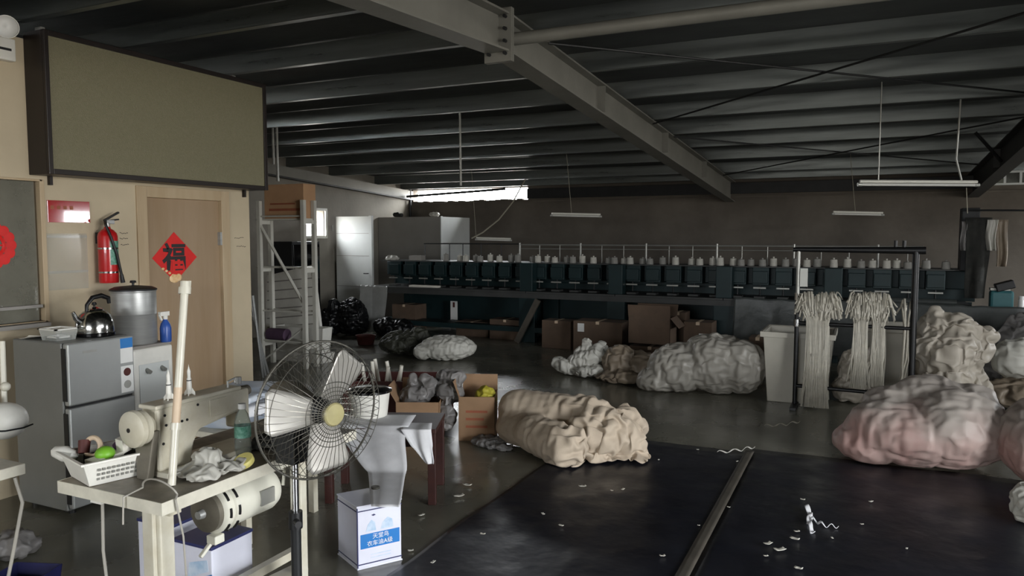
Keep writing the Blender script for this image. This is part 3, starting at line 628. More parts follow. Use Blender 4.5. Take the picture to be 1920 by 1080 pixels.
# open white door leaf
t = thing('door_leaf', 'bright white panelled door standing open against the grey wall', 'door', (-8.7, 11.42, 0))
pL, pR = ay(631, 500, 11.4), ay(697, 500, 11.4)
B().bx(max(pL.x, XL + .02), pR.x, 11.4, 11.44, .03, 2.06).build('leaf', 'panel_white', t, smooth=False, bevel=.004)
for z in (.75, 1.32, 1.74): B().bx(max(pL.x, XL + .02) + .01, pR.x - .01, 11.396, 11.4, z, z + .008).build('groove', 'panel_grey', t, smooth=False)
B().bx(pR.x - .05, pR.x + .012, 11.39, 11.45, .02, 2.07).build('edge_strip', 'panel_white', t, smooth=False)
B().tube([(pR.x - .07, 11.39, 1.0), (pR.x - .07, 11.35, 1.0), (pR.x - .15, 11.35, 1.0)], .009, 8).build('handle', 'dark_steel', t)
for z in (.3, 1.8): B().cyl((XL + .03, 11.39, z), (XL + .03, 11.39, z + .1), .012).build('hinge', 'rail', t)
# panel booth behind it
t = thing('panel_booth', 'sandwich panel booth in the corner of the hall, coloured with a shaded front and lit side', 'booth', (-8.4, 13.5, 0))
bx1 = ay(827, 450, 12.9).x
B().bx(XL + .01, bx1, 12.9, 12.95, 0, 2.08).build('front_panel', 'panel_grey', t, smooth=False)  # grey stands in for the shade on this face
B().bx(bx1 - .05, bx1, 12.95, YF - .01, 0, 2.08).build('side_panel', 'panel_white', t, smooth=False)  # white stands in for the light falling on this face
B().bx(XL + .01, bx1 - .05, 12.95, YF - .01, 2.04, 2.08).build('roof_panel', 'panel_grey', t, smooth=False)
B().bx(bx1 - .012, bx1 + .008, 12.89, 12.96, 0, 2.09).build('corner_trim', 'panel_white', t, smooth=False)
for k in range(3): B().bx(bx1, bx1 + .003, 12.98, YF - .02, .55 + k * .5, .558 + k * .5).build('joint', 'panel_grey', t, smooth=False)
tag(blob([('e', (-8.75, 12.93, 2.13), (.09, .06, .05)), ('e', (-8.68, 12.95, 2.12), (.07, .05, .05))], .012, 3, [(14, 14, 14, .02, 2)], floor=2.083).build('rag', 'dark_cloth'), 'dark rag lying on top of the panel booth front edge', 'rag')
tag(blob([('e', (-7.95, 13.1, 2.13), (.12, .08, .05))], .012, 3, [(14, 14, 14, .02, 2)], floor=2.083).build('plastic_scrap', 'bag_white'), 'white plastic scrap on top of the panel booth corner', 'scrap')

# ================================================================ EMBROIDERY MACHINE
MY0, MY1 = 10.75, 11.95           # table front and back
mx0, mx1 = ay(688, 545, MY0).x, ay(1832, 560, 11.4).x
tz = .82
t = thing('embroidery_machine', 'long dark teal multi-head embroidery machine across the far side of the hall', 'embroidery machine', ((mx0 + mx1) / 2, 11.35, 0))
legs = [mx0 + .15, ay(985, 600, MY0).x, ay(1152, 600, MY0).x, ay(1355, 600, MY0).x, ay(1560, 600, MY0).x, mx1 - .1]
for i, x in enumerate(legs):
    for y in (MY0 + .1, MY1 - .1):
        w = .14 if 0 < i < 4 else .08
        B().bx(x - w, x + w, y - .05, y + .05, 0, tz - .06).build('leg', 'teal', t, smooth=False, bevel=.006)
    if 0 < i < 5: B().bx(x - .11, x + .11, MY0 + .02, MY0 + .2, tz, 1.27).build('column', 'teal', t, smooth=False, bevel=.008)
    B().bx(x - .05, x + .05, MY0 + .12, MY1 - .12, .1, .2).build('foot_beam', 'teal', t, smooth=False)
for i in range(len(legs) - 1):
    B().bx(legs[i] + (-.15 if i == 0 else .004), legs[i + 1] - .004, MY0, MY1, tz - .03, tz).build('table_top', 'machine_table', t, smooth=False, bevel=.003)
    B().bx(legs[i], legs[i + 1], MY0 + .03, MY0 + .07, tz - .11, tz - .03).build('apron', 'machine_table', t, smooth=False)
B().bx(mx0 + .05, mx1, MY0 + .55, MY0 + .85, 1.0, 1.24).build('head_beam', 'teal', t, smooth=False, bevel=.01)
B().bx(mx0 + .02, mx1, MY1 - .06, MY1 - .03, .05, tz - .03).build('shade_backing', 'teal', t, smooth=False)  # dark sheet added as the shade under the table
B().bx(mx0 + .02, mx1, MY0 + .86, MY0 + .88, tz, 1.24).build('shade_backing', 'teal', t, smooth=False)  # dark sheet added as the shade behind the heads
B().bx(mx0 + .1, mx1 - .1, MY0 + .06, MY0 + .5, .16, .24).build('lower_beam', 'teal', t, smooth=False)
nh = 28; step = (mx1 - mx0 - .6) / nh
for k in range(nh):
    x = mx0 + .4 + k * step
    hd = B().bx(x - .11, x + .11, MY0 + .3, MY0 + .55, 1.0, 1.25).bx(x - .1, x + .1, MY0 + .24, MY0 + .3, 1.03, 1.2).build('head', 'teal', t, smooth=False, bevel=.006)
    B().bx(x - .085, x + .085, MY0 + .225, MY0 + .24, .955, .975).build('needle_plate', 'rail', hd, smooth=False)
    B().cyl((x, MY0 + .28, .86), (x, MY0 + .28, 1.0), .012, seg=8).build('needle_bar', 'dark_steel', hd)
    B().bx(x - .07, x + .07, MY0 + .2, MY0 + .36, tz, tz + .025).build('hook_cover', 'machine_table', hd, smooth=False)
# thread stand above the beam
rx0 = ay(975, 460, 11.4).x; rx1 = ay(1732, 470, 11.4).x
B().bx(mx0 + .1, mx1 - .1, MY0 + .3, MY0 + .95, 1.25, 1.265).build('thread_tray', 'machine_table', t, smooth=False)
B().tube([(rx0, 11.4, 1.55), (rx1, 11.4, 1.55)], .012, 8).build('rail', 'rail', t); B().tube([(rx0, 11.4, 1.485), (rx1, 11.4, 1.485)], .007, 8).build('rail', 'rail', t)
B().tube([(ay(795, 460, 11.4).x, 11.4, 1.56), (rx0, 11.4, 1.56)], .009, 8).build('rail', 'dark_steel', t)
k = 0; x = rx0
while x < rx1 + .05:
    B().tube([(x, 11.4, 1.26), (x, 11.4, 1.55 + (.03 if k % 3 == 0 else 0))], .016 if k % 3 == 0 else .007, 8).build('rail_post', 'rail', t); x += .36; k += 1
for px in (797, 843, 868, 902, 940): xx = ay(px, 470, 11.4).x; B().tube([(xx, 11.4, 1.26), (xx, 11.4, 1.56)], .008, 6).build('rail_post', 'dark_steel', t)
# end control column at the right of the machine
B().bx(mx1 - .25, mx1 - .05, MY0 + .25, MY0 + .5, 1.25, 2.05).build('control_column', 'dark_steel', t, smooth=False, bevel=.01)
# thread cones: each a thing
ZT = 1.2651
cone_me = B().lathe((0, 0, 0), [(0, 0), (.05, 0), (.054, .01), (.046, .115), (.04, .12), (.012, .122), (.012, .145), (0, .145)], 14)
def mk_mesh(b, name, m):
    me = bpy.data.meshes.new(name); me.from_pydata(b.v, [], b.f); me.materials.append(M[m]); me.polygons.foreach_set('use_smooth', [True] * len(me.polygons)); me.set_sharp_from_angle(angle=R(40)); return me
CM = [mk_mesh(cone_me, 'thread_cone', 'cone'), mk_mesh(cone_me, 'thread_cone_grey', 'cone_grey')]
x = ay(838, 485, 11.2).x; i = 0
while x < mx1 - .3:
    o = bpy.data.objects.new('thread_cone', CM[0] if random.random() < .6 else CM[1]); COL.objects.link(o)
    g = o.data == CM[0]
    o.location = (x, MY0 + .42 + .1 * (i % 2), ZT); o.scale = (1, 1, random.uniform(.7, 1.0))
    tag(o, 'white thread cone standing on the embroidery machine' if g else 'grey thread cone standing on the embroidery machine', 'thread cone', 'white thread cones' if g else 'grey thread cones')
    x += random.choice((.125, .14, .17, .22)); i += 1
# oddments on the left of the machine top
tag(B().bx(ay(770, 485, 11.2).x, ay(792, 485, 11.2).x, 11.15, 11.3, ZT, ZT + .085).build('small_box', 'panel_grey', smooth=False, bevel=.003), 'small grey box on the embroidery machine beside the crumpled rag', 'box')
tag(blob([('e', (ay(735, 488, 11.2).x, 11.2, ZT + .03), (.14, .09, .05))], .012, 3, [(12, 12, 12, .03, 2)], floor=ZT).build('rag', 'bag_white'), 'crumpled white rag on the end of the embroidery machine by the booth', 'rag')
tag(B().bx(ay(772, 533, 10.95).x, ay(826, 533, 10.95).x, 10.86, 10.97, tz, tz + .03).build('paper_stack', 'paper', smooth=False), 'white paper pad on the machine table in front of the panel booth', 'paper')
t = thing('photo_card', 'small pale printed card standing under the machine table', 'card', (ay(851, 572, 11.6).x, 11.6, .2))
q = ay(851, 572, 11.6); B().bx(q.x - .07, q.x + .07, 11.6, 11.61, 0, q.z + .07).build('card', 'label_white', t, smooth=False); B().bx(q.x - .02, q.x + .02, 11.595, 11.6, q.z - .04, q.z + .05).build('print', 'dark_red', t, smooth=False)
tag(B(RT((ay(970, 600, 10.65).x, 10.6, .0), 0, R(0), R(28))).bx(-.045, .045, -.02, .02, .03, .80).build('plank', 'mark', smooth=False), 'narrow board leaning under the machine table beside a teal leg', 'board')
# hanging plastic film over the table front
def film(x0, x1, y, z0, z1, label, m='film', amp=.03, lean=0., nu=70):
    b = B(); b.grid(lambda u, v: (x0 + (x1 - x0) * u + lean * (1 - v), y - .03 - .14 * (1 - v) ** 1.5 + amp * noise.noise(Vector((u * (x1 - x0) * 5, v * 1.5, x0))) * (1.2 - v), z0 + (z1 - z0) * v + .02 * noise.noise(Vector((u * 9, 3, x0)))), nu, 24)
    return tag(b.build('plastic_film', m, solid=.002, angle=180), label, 'plastic film')
film(ay(1375, 600, 10.7).x, ay(1650, 600, 10.7).x, MY0, .12, .84, 'grey plastic film hanging from the machine table behind the black rack')
film(ay(1655, 600, 10.7).x, mx1 + .5, MY0, .2, .84, 'grey plastic film draped over the machine table by the hanging cloths')
film(mx0 - .12, mx0 + .45, MY0, .03, .83, 'pale plastic film draped over the machine table end by the white door', 'film_clear')
tag(B().tube([(ay(1640, 566, 10.7).x, 10.78, tz + .045), (ay(1795, 568, 10.7).x, 10.78, tz + .045)], .04, 14).build('film_roll', 'film'), 'rolled grey plastic film lying on the machine table by the hanging cloths', 'plastic roll')
# cloth hanging at the right end
def hang(px0, px1, py0, py1, Y, label, m, n=0):
    a = ay(px0, py0, Y); c = ay(px1, py1, Y); b = B()
    b.grid(lambda u, v: (a.x + (c.x - a.x) * (.5 + (u - .5) * (1 - .25 * v)) + .01 * math.sin(v * 5 + n), Y + .025 * math.sin(u * 8 + n) * (.3 + v) + .012 * noise.noise(Vector((u * 5, v * 3, n))), a.z + (c.z - a.z) * (1 - (1 - v))), 30, 16)
    return tag(b.build('hanging_cloth', m, solid=.006, angle=180), label, 'cloth')
YH = MY0 + .12
hang(1810, 1854, 408, 560, YH, 'dark cloth hung over the control column at the end of the machine', 'dark_cloth')
hang(1850, 1868, 412, 470, YH - .03, 'pale rag hung beside the dark cloth on the machine column', 'bag_white', 2)
hang(1868, 1888, 412, 500, YH, 'brown cloth hung from the rail past the machine column', 'bag_brown', 4)
hang(1802, 1818, 415, 470, YH + .02, 'grey rag hung from the rail between the rack and the dark cloth', 'bag_grey', 1)
a, c = ay(1800, 408, YH + .08), ay(1930, 416, YH + .08)
tag(B().tube([(a.x, YH + .08, 2.02), (c.x + .4, YH + .08, 2.0)], .012, 8).build('clothes_rail', 'dark_steel'), 'thin dark rail carrying the cloths at the machine end', 'rail')
# teal machine head at the far right
q = az(1885, 565, tz); hx, hy = ay(1882, 560, 11.0).x, 11.0
t = thing('bobbin_winder', 'teal sewing head with a dark cover on a small stand past the hanging cloths', 'sewing head', (hx, hy, 0))
B().bx(hx - .2, hx + .45, hy - .2, hy + .25, .74, .78).build('stand_top', 'machine_table', t, smooth=False)
for x in (hx - .15, hx + .4):
    for y in (hy - .15, hy + .2): B().bx(x - .02, x + .02, y - .02, y + .02, 0, .74).build('leg', 'dark_steel', t, smooth=False)
B().bx(hx - .15, hx + .1, hy - .06, hy + .1, .78, 1.02).build('body', 'teal_bright', t, smooth=False, bevel=.03)
B().box((hx + .0, hy - .02, 1.08), (.2, .16, .1), (0, R(-18), 0)).build('cover', 'black', t, smooth=False, bevel=.01)
B().bx(hx - .15, hx + .06, hy - .04, hy + .08, 1.02, 1.05).build('arm', 'rail', t, smooth=False)
tag(B().lathe((hx + .17, hy - .08, .7801), [(0, 0), (.03, 0), (.03, .13), (.024, .14), (.026, .145), (.026, .18), (0, .18)], 16).build('white_bottle', 'label_white'), 'white bottle with a dark band beside the teal sewing head', 'bottle')

# ================================================================ FLOOR COVERS
def tarp(x0, x1, y0, y1, label, seed):
    b = B(); nu, nv = 50, 60
    def fn(u, v):
        x = x0 + (x1 - x0) * u; y = y0 + (y1 - y0) * v; e = min(u, 1 - u, v, 1 - v)
        z = .006 + .005 * max(0, noise.noise(Vector((x * 2.2, y * 2.2, seed)))) + .004 * max(0, noise.noise(Vector((x * 7, y * 1.5, seed))))
        return (x + .02 * noise.noise(Vector((y * 1.7, u, seed))) , y + .03 * noise.noise(Vector((x * 1.7, v, seed + 3))), z)
    b.grid(fn, nu, nv)
    return tag(b.build('tarpaulin', 'tarp', angle=180, solid=.003), label, 'tarpaulin')
tarp(-2.12, -.79, -1.0, 5.98, 'dark navy tarpaulin on the floor under the cream fabric bundle', 1.)
tarp(-.76, 2.7, -1.0, 6.1, 'dark navy tarpaulin on the floor under the pink bags', 5.)
tag(B().grid(lambda u, v: (-.81 + .066 * u, -1 + 7.0 * v, .0165 + .001 * noise.noise(Vector((v * 60, u, 0)))), 3, 120).build('tape_strip', 'mark', solid=.002), 'dusty brown tape strip along the joint of the two tarpaulins', 'tape')
# scraps lying about
def scrap(px, py, w, label='tiny white paper scrap lying on the dark tarpaulin', z=.014, grp='paper scraps on the tarpaulin'):
    p = az(px, py, z); a = random.uniform(0, 6.28); b = B(RT((p.x, p.y, z), a))
    b.grid(lambda u, v: ((u - .5) * w, (v - .5) * w * .5, .002 + .35 * w * (u - .5) ** 2 + .15 * w * abs(v - .5) + .1 * w * noise.noise(Vector((u * 3 + px, v * 3, 1))) + .1 * w), 4, 3)
    return tag(b.build('paper_scrap', 'paper', solid=.002, angle=180), label, 'paper scrap', grp)
for px, py, w in ((1092, 914, .05), (1147, 921, .02), (1168, 919, .03), (1052, 987, .03), (1235, 863, .02), (1242, 1044, .03), (1633, 942, .03), (1505, 938, .03), (1616, 984, .02), (1494, 998, .03), (1490, 1013, .05), (1440, 1022, .05), (1462, 1034, .06), (1436, 1044, .025), (1497, 1068, .04), (1366, 952, .02), (1382, 866, .02), (1308, 844, .02), (1310, 986, .015), (1560, 1010, .02), (1700, 1030, .02)): scrap(px, py, w)
for px, py, w in ((770, 1034, .03), (812, 1056, .03), (860, 933, .07), (876, 912, .06), (790, 968, .04), (1018, 965, .03), (905, 1003, .03)):
    scrap(px, py, w, 'small pale scrap lying on the bare floor', .002, 'scraps on the bare floor')
def rag_strip(pts, w, label, m='paper', z=.016):
    P = [az(x, y, z) for x, y in pts]; b = B(); n = len(P) - 1
    def fn(u, v):
        f = v * n; i = min(int(f), n - 1); p = P[i].lerp(P[i + 1], f - i); return (p.x + (u - .5) * w * (.7 + .5 * noise.noise(Vector((v * 5, 1, w)))), p.y + .3 * (u - .5) * w, z + .01 + .012 * math.sin(v * 17 + u * 2))
    b.grid(fn, 4, 24); return tag(b.build('cloth_strip', m, solid=.003, angle=180), label, 'cloth strip')
rag_strip([(1512, 952), (1520, 968), (1516, 982), (1524, 1000)], .035, 'twisted white cloth strip standing out on the dark tarpaulin', 'cloth_white')
rag_strip([(1522, 975), (1545, 988), (1570, 990)], .02, 'thin white cloth tail beside the twisted strip on the tarpaulin', 'cloth_white')
rag_strip([(1347, 850), (1385, 846), (1413, 840)], .03, 'pale plastic strip at the end of the taped tarpaulin joint', 'bag_white')
rag_strip([(1435, 800), (1470, 798), (1498, 792)], .03, 'pale ribbon lying on the floor by the black rack foot', 'ribbon', .003)

# ================================================================ BUNDLES AND BAGS
def bag(name, label, cat, m, parts, voxel=.018, smooth=6, folds=(), crumple=(), Mx=None, neck=None, floor=.006, crease=(), soft=(), wr=None):
    t = blob(parts, voxel, smooth, folds, crumple, floor, Mx, crease, soft)
    if wr: wrinkle(t, floor=floor, **wr)
    o = t.build(name, m, angle=180)
    if wr: md = o.modifiers.new('round', 'SUBSURF'); md.levels = 1; md.render_levels = 1
    return tag(o, label, cat)
# cream fabric bundle
T = 0.012
P_ = lambda x, y, z: tuple(az(x, y, z))
parts = [('c', P_(972, 768, .27), P_(1110, 786, .27), .17, .17), ('c', P_(962, 800, .15), P_(1000, 806, .17), .14, .15), ('c', P_(1000, 812, .17), P_(1062, 838, .155), .15, .15),
         ('e', P_(1120, 808, .2), (.26, .24, .2)), ('e', P_(1150, 815, .17), (.22, .2, .17)), ('e', P_(1170, 800, .2), (.16, .15, .15)), ('e', P_(1090, 850, .06), (.2, .13, .075)), ('b', P_(1165, 862, .02), (.4, .16, .03), R(22)), ('e', P_(1180, 830, .12), (.12, .14, .12))]
b = blob(parts, .033, 1, floor=T)
xa, xb = P_(1060, 820, .1)[0], P_(1120, 820, .1)[0]
wrinkle(b, .55, .003, .04, 190, T, weight=lambda v: .12 + .88 * min(1, max(0, (v.x - xa) / (xb - xa))), seed=21, noise_amp=.012)
o = b.build('fabric_bundle', 'fabric_cream', angle=180); md = o.modifiers.new('round', 'SUBSURF'); md.levels = md.render_levels = 2
tag(o, 'large cream fabric bundle rolled and crumpled on the dark tarpaulin', 'fabric bundle')
# clear bag of white waste, white bin, rack group
bag('waste_bag', 'large translucent bag of white fluff slumped beside the white bin', 'plastic bag', 'bag_clear',
    [('e', (-1.81, 8.2, .24), (.36, .36, .27)), ('e', (-1.43, 8.25, .3), (.4, .38, .33)), ('e', (-1.18, 8.2, .3), (.26, .3, .3)), ('c', (-1.45, 8.25, .45), (-1.45, 8.2, .62), .16, .06), ('e', (-2.03, 8.1, .1), (.22, .25, .13))], .03, 3, soft=((3, .04),), wr=dict(excess=0.22, pull=0.004, bend=0.06, iters=160, seed=1, noise_amp=0.012))
bag('crumpled_bag', 'white crumpled plastic bag on the floor in front of the labelled carton', 'plastic bag', 'bag_white',
    [('e', (-3.07, 8.55, .18), (.2, .18, .17)), ('e', (-3.27, 8.5, .1), (.22, .12, .1)), ('e', (-2.90, 8.6, .28), (.12, .12, .12)), ('e', (-3.04, 8.58, .36), (.08, .08, .12)), ('e', (-2.97, 8.4, .08), (.2, .14, .08))], .022, 1, soft=((6, .05),), wr=dict(excess=0.5, pull=0.004, bend=0.06, iters=160, seed=2, noise_amp=0.0088))
bag('brown_bag', 'dull brown plastic bag between the crumpled white bag and the large clear bag', 'plastic bag', 'bag_brown',
    [('e', (-2.62, 8.5, .18), (.2, .2, .22)), ('e', (-2.37, 8.6, .14), (.24, .2, .18)), ('e', (-2.57, 8.25, .06), (.28, .14, .07))], .028, 2, soft=((3, .04),), wr=dict(excess=0.35, pull=0.004, bend=0.06, iters=160, seed=3, noise_amp=0.011200000000000002))
bag('packed_bag', 'pale shiny packed plastic bag lying alone on the open floor', 'plastic bag', 'bag_white',
    [('e', (-5.15, 8.8, .17), (.4, .26, .17), R(20)), ('e', (-5.42, 8.65, .13), (.14, .2, .11))], .026, 3, soft=((4, .02),), wr=dict(excess=0.22, pull=0.008, bend=0.06, iters=160, seed=4, noise_amp=0.0104))
q = az(742, 668)
bag('mesh_sack', 'dark mesh sack slumped beside the packed pale bag', 'sack', 'bag_dark', [('e', (q.x, q.y + .2, .16), (.36, .3, .17)), ('e', (q.x + .2, q.y + .3, .26), (.16, .15, .12))], .03, 2, soft=((3, .04),), wr=dict(excess=0.35, pull=0.004, bend=0.06, iters=160, seed=5, noise_amp=0.012))
q = az(630, 606)
bag('black_bag', 'black rubbish bag standing in front of the open white door', 'rubbish bag', 'bag_black', [('e', (-7.95, 10.35, .3), (.3, .28, .33)), ('e', (-8.25, 10.2, .24), (.2, .2, .27)), ('e', (-8.2, 10.2, .5), (.1, .1, .12))], .03, 2, soft=((3, .04),), wr=dict(excess=0.4, pull=0.004, bend=0.06, iters=160, seed=6, noise_amp=0.012))
q = az(686, 646)
t = thing('red_basin', 'dark red plastic basin on the floor by the draped machine end', 'basin', (q.x, q.y, 0))
B().lathe((q.x, q.y, .0), [(0, .005), (.12, .005), (.15, .14), (.165, .145), (.163, .15), (.143, .145), (.11, .02), (0, .02)], 28).build('basin', 'dark_red', t)
bag('dark_sack', 'black sack under the machine table beside the dark mesh sack', 'sack', 'bag_black', [('e', (-7.3, 10.45, .16), (.24, .2, .17)), ('e', (-7.05, 10.5, .13), (.2, .2, .14))], .03, 2, soft=((3, .04),), wr=dict(excess=0.35, pull=0.004, bend=0.06, iters=160, seed=7, noise_amp=0.012))
# bins
def bin_(name, label, x0, x1, y0, y1, h, m='bin_plastic'):
    t = thing(name, label, 'bin', ((x0 + x1) / 2, (y0 + y1) / 2, 0))
    B().open_box(x0, x1, y0, y1, 0.0, h, .012, .05, .04).build('tub', m, t, smooth=False, bevel=.006)
    X0, X1, Y0, Y1 = x0 - .05, x1 + .05, y0 - .04, y1 + .04
    for a in ((X0 - .025, X1 + .025, Y0 - .025, Y0 + .002), (X0 - .025, X1 + .025, Y1 - .002, Y1 + .025), (X0 - .025, X0 + .002, Y0 + .002, Y1 - .002), (X1 - .002, X1 + .025, Y0 + .002, Y1 - .002)):
        B().bx(a[0], a[1], a[2], a[3], h - .05, h + .005).build('rim', m, t, smooth=False, bevel=.004)
    return t
bin_('plastic_bin', 'tall white plastic bin beside the large clear bag', -.88, -.32, 8.0, 8.55, .72)
bin_('plastic_bin', 'tall white plastic bin behind the ragged ribbons of the black rack', .02, .62, 8.75, 9.25, .74)
bag('cloth_heap', 'heap of crumpled white cloth between the two white bins', 'cloth heap', 'bag_cream', [('e', (-.08, 8.4, .27), (.14, .16, .27)), ('e', (-.1, 8.35, .13), (.16, .18, .14)), ('e', (-.02, 8.45, .46), (.11, .12, .12))], .026, 1, soft=((3, .04),), wr=dict(excess=0.5, pull=0.004, bend=0.06, iters=160, seed=8, noise_amp=0.0104))
# cream bag and neighbours at the right
bag('cream_bag', 'tall crumpled cream plastic bag behind the black rack', 'plastic bag', 'bag_cream',
    [('e', (0.73, 8.1, .3), (.34, .32, .34)), ('e', (0.72, 8.05, .62), (.33, .3, .26)), ('e', (0.75, 8.1, .84), (.26, .22, .12)), ('e', (1.00, 8.1, .8), (.12, .12, .09)), ('e', (0.50, 8.0, .62), (.12, .16, .15)), ('c', (0.65, 8.1, .9), (0.62, 8.1, .98), .06, .03)], .03, 1, soft=((3, .08),), wr=dict(excess=0.5, pull=0.003, bend=0.06, iters=160, seed=9, noise_amp=0.012))
bag('bolster_bag', 'long white stuffed bag lying behind the cream bag', 'plastic bag', 'bag_white', [('c', (1.35, 8.6, .5), (2.3, 8.9, .5), .2, .2)], .032, 3, floor=.3, soft=((3, .04),), wr=dict(excess=0.22, pull=0.004, bend=0.06, iters=160, seed=10, noise_amp=0.0128))
bag('sack_pile', 'brown sack lying under the long white bag', 'sack', 'bag_brown', [('e', (1.6, 8.65, .16), (.5, .35, .17)), ('e', (2.1, 8.8, .16), (.4, .3, .17))], .034, 3, soft=((3, .04),), wr=dict(excess=0.3, pull=0.004, bend=0.06, iters=160, seed=11, noise_amp=0.013600000000000001))
bag('grey_film_heap', 'heap of grey plastic film by the machine end', 'plastic film', 'bag_grey', [('e', (1.75, 10.1, .42), (.4, .3, .42)), ('e', (1.45, 10.15, .3), (.3, .25, .32))], .034, 2, soft=((4, .06),), wr=dict(excess=0.5, pull=0.004, bend=0.06, iters=160, seed=12, noise_amp=0.013600000000000001))
# pink bags
bag('pink_bag', 'big translucent bag of pink fabric with a gathered white top', 'plastic bag', 'bag_pink',
    [('e', (.32, 6.25, .24), (.42, .36, .25)), ('e', (.62, 6.3, .3), (.36, .4, .3)), ('e', (.05, 6.2, .12), (.24, .24, .13)), ('e', (-.05, 6.25, .16), (.12, .1, .08)), ('e', (.5, 6.45, .52), (.26, .22, .12)), ('e', (.25, 6.4, .42), (.26, .2, .12)), ('e', (.72, 6.42, .5), (.2, .18, .12))], .03, 3, floor=.016, soft=((3, .04),), wr=dict(excess=0.13, pull=0.004, bend=0.06, iters=160, seed=13, noise_amp=0.012))
bag('pink_bag', 'big round bag of pink fabric with a pale top leaning on the other pink bag', 'plastic bag', 'bag_pink',
    [('e', (1.22, 6.05, .3), (.36, .4, .31)), ('e', (1.4, 6.15, .4), (.36, .36, .26)), ('e', (1.2, 6.2, .42), (.24, .24, .16))], .03, 3, floor=.016, soft=((3, .04),), wr=dict(excess=0.13, pull=0.004, bend=0.06, iters=160, seed=14, noise_amp=0.012))
bag('small_bag', 'small white plastic bag in front of the round pink bag', 'plastic bag', 'bag_white', [('e', (1.02, 5.25, .11), (.2, .16, .12)), ('e', (.92, 5.2, .08), (.1, .1, .08))], .018, 1, floor=.016, soft=((6, .02),), wr=dict(excess=0.4, pull=0.004, bend=0.06, iters=160, seed=15, noise_amp=0.0072))

# ================================================================ BLACK RACK WITH RIBBONS
ra, rb = Vector((-.6, 7.86, 0)), Vector((.416, 7.80, 0)); RZ = 1.565
t = thing('pipe_rack', 'black pipe rack hung with pale ribbons', 'pipe rack', (-.09, 7.83, 0))
B().tube([ra, ra + Vector((0, 0, 1.1))], .022, 12).build('post', 'black', t); B().tube([ra + Vector((0, 0, 1.1)), ra + Vector((0, 0, RZ))], .018, 12).build('post', 'rail', t)
B().tube([rb, rb + Vector((0, 0, RZ))], .03, 12).build('post', 'black', t)
B().tube([ra + Vector((-.05, 0, RZ)), rb + Vector((.08, 0, RZ))], [.022, .036], 12).build('top_bar', 'black', t)
for z, r in ((.21, .018), (.84, .018)): B().tube([ra + Vector((0, 0, z)), rb + Vector((0, 0, z))], r, 10).build('cross_bar', 'black', t)
for z in (.84, 1.1): B().cyl(ra + Vector((0, 0, z - .035)), ra + Vector((0, 0, z + .035)), .032).build('joint', 'chrome', t)
for p_ in (ra, rb): B().bx(p_.x - .03, p_.x + .03, p_.y - .22, p_.y + .1, 0, .03).build('foot', 'black', t, smooth=False, bevel=.004)
for dx in (-.05, .02): B().cyl(rb + Vector((dx - .12, 0, RZ + .03)), rb + Vector((dx - .12, 0, RZ + .09)), .016, seg=10).build('cap', 'black', t)
B().bx(ra.x + .02, ra.x + .09, ra.y - .012, ra.y + .012, 1.2, 1.38).build('tag_plate', 'rail', t, smooth=False)
def ribbons(px0, px1, ytop, ybot, n, label, flare, seed):
    rnd = random.Random(seed); b = B(); yb = 7.83
    a = ay(px0, 600, yb); c = ay(px1, 600, yb); zt = ay(px0, ytop, yb).z; zb_ = max(.02, ay(px0, ybot, yb).z); zm = .84
    xm = (a.x + c.x) / 2; w = (c.x - a.x) / 2
    for k in range(n):
        s = rnd.uniform(-1, 1); side = rnd.choice((-1, 1)); top = zm + (zt - zm) * rnd.uniform(.55, 1.0); bot = zb_ + (zm - zb_) * rnd.choice((0, 0, 0, .1, .2, .45)) * rnd.random()
        wid = rnd.uniform(.006, .011); ph = rnd.uniform(0, 6.28); amp = rnd.uniform(.004, .02)
        x_mid = xm + s * w * .72; x_top = xm + s * w * flare; x_bot = x_mid + rnd.uniform(-.05, .03); back = rnd.uniform(.02, .06)
        pts = [Vector((x_bot + amp * math.sin(ph), yb + side * .04, bot)), Vector((x_mid + amp * math.sin(ph + 2), yb + side * .045, bot + (zm - bot) * .5)), Vector((x_mid, yb + side * .03, zm - .03)), Vector((x_mid, yb + side * .028, zm + .03)),
               Vector((x_top * .6 + x_mid * .4, yb + side * back, zm + (top - zm) * .6)), Vector((x_top, yb + side * .02, top)), Vector((x_top + .02 * s, yb - side * .02, top - .02)), Vector((x_top + .05 * s, yb - side * .05, top - rnd.uniform(.05, .16)))]
        th = rnd.uniform(-.9, .9); dv = Vector((math.cos(th), math.sin(th), 0)) * wid
        vs = []; fs = []
        for p_ in pts: vs += [p_ - dv, p_ + dv]
        for i in range(len(pts) - 1): fs.append((2 * i, 2 * i + 1, 2 * i + 3, 2 * i + 2))
        b._a(vs, fs)
    return tag(b.build('ribbon_bundle', 'ribbon', angle=180, solid=.0012), label, 'ribbons')
ribbons(1505, 1562, 545, 796, 170, 'thick pale ribbon bundle fanned at the top and reaching the floor', 1.25, 3)
ribbons(1597, 1632, 545, 726, 110, 'pale ribbon bundle with curled ends hung near the middle of the rack', 1.15, 5)
ribbons(1632, 1664, 547, 724, 90, 'ragged pale ribbon bundle hung beside the one with curled ends', 1.35, 9)
ribbons(1694, 1704, 553, 735, 5, 'few thin ribbons hung against the thick post of the black rack', 1.8, 11)

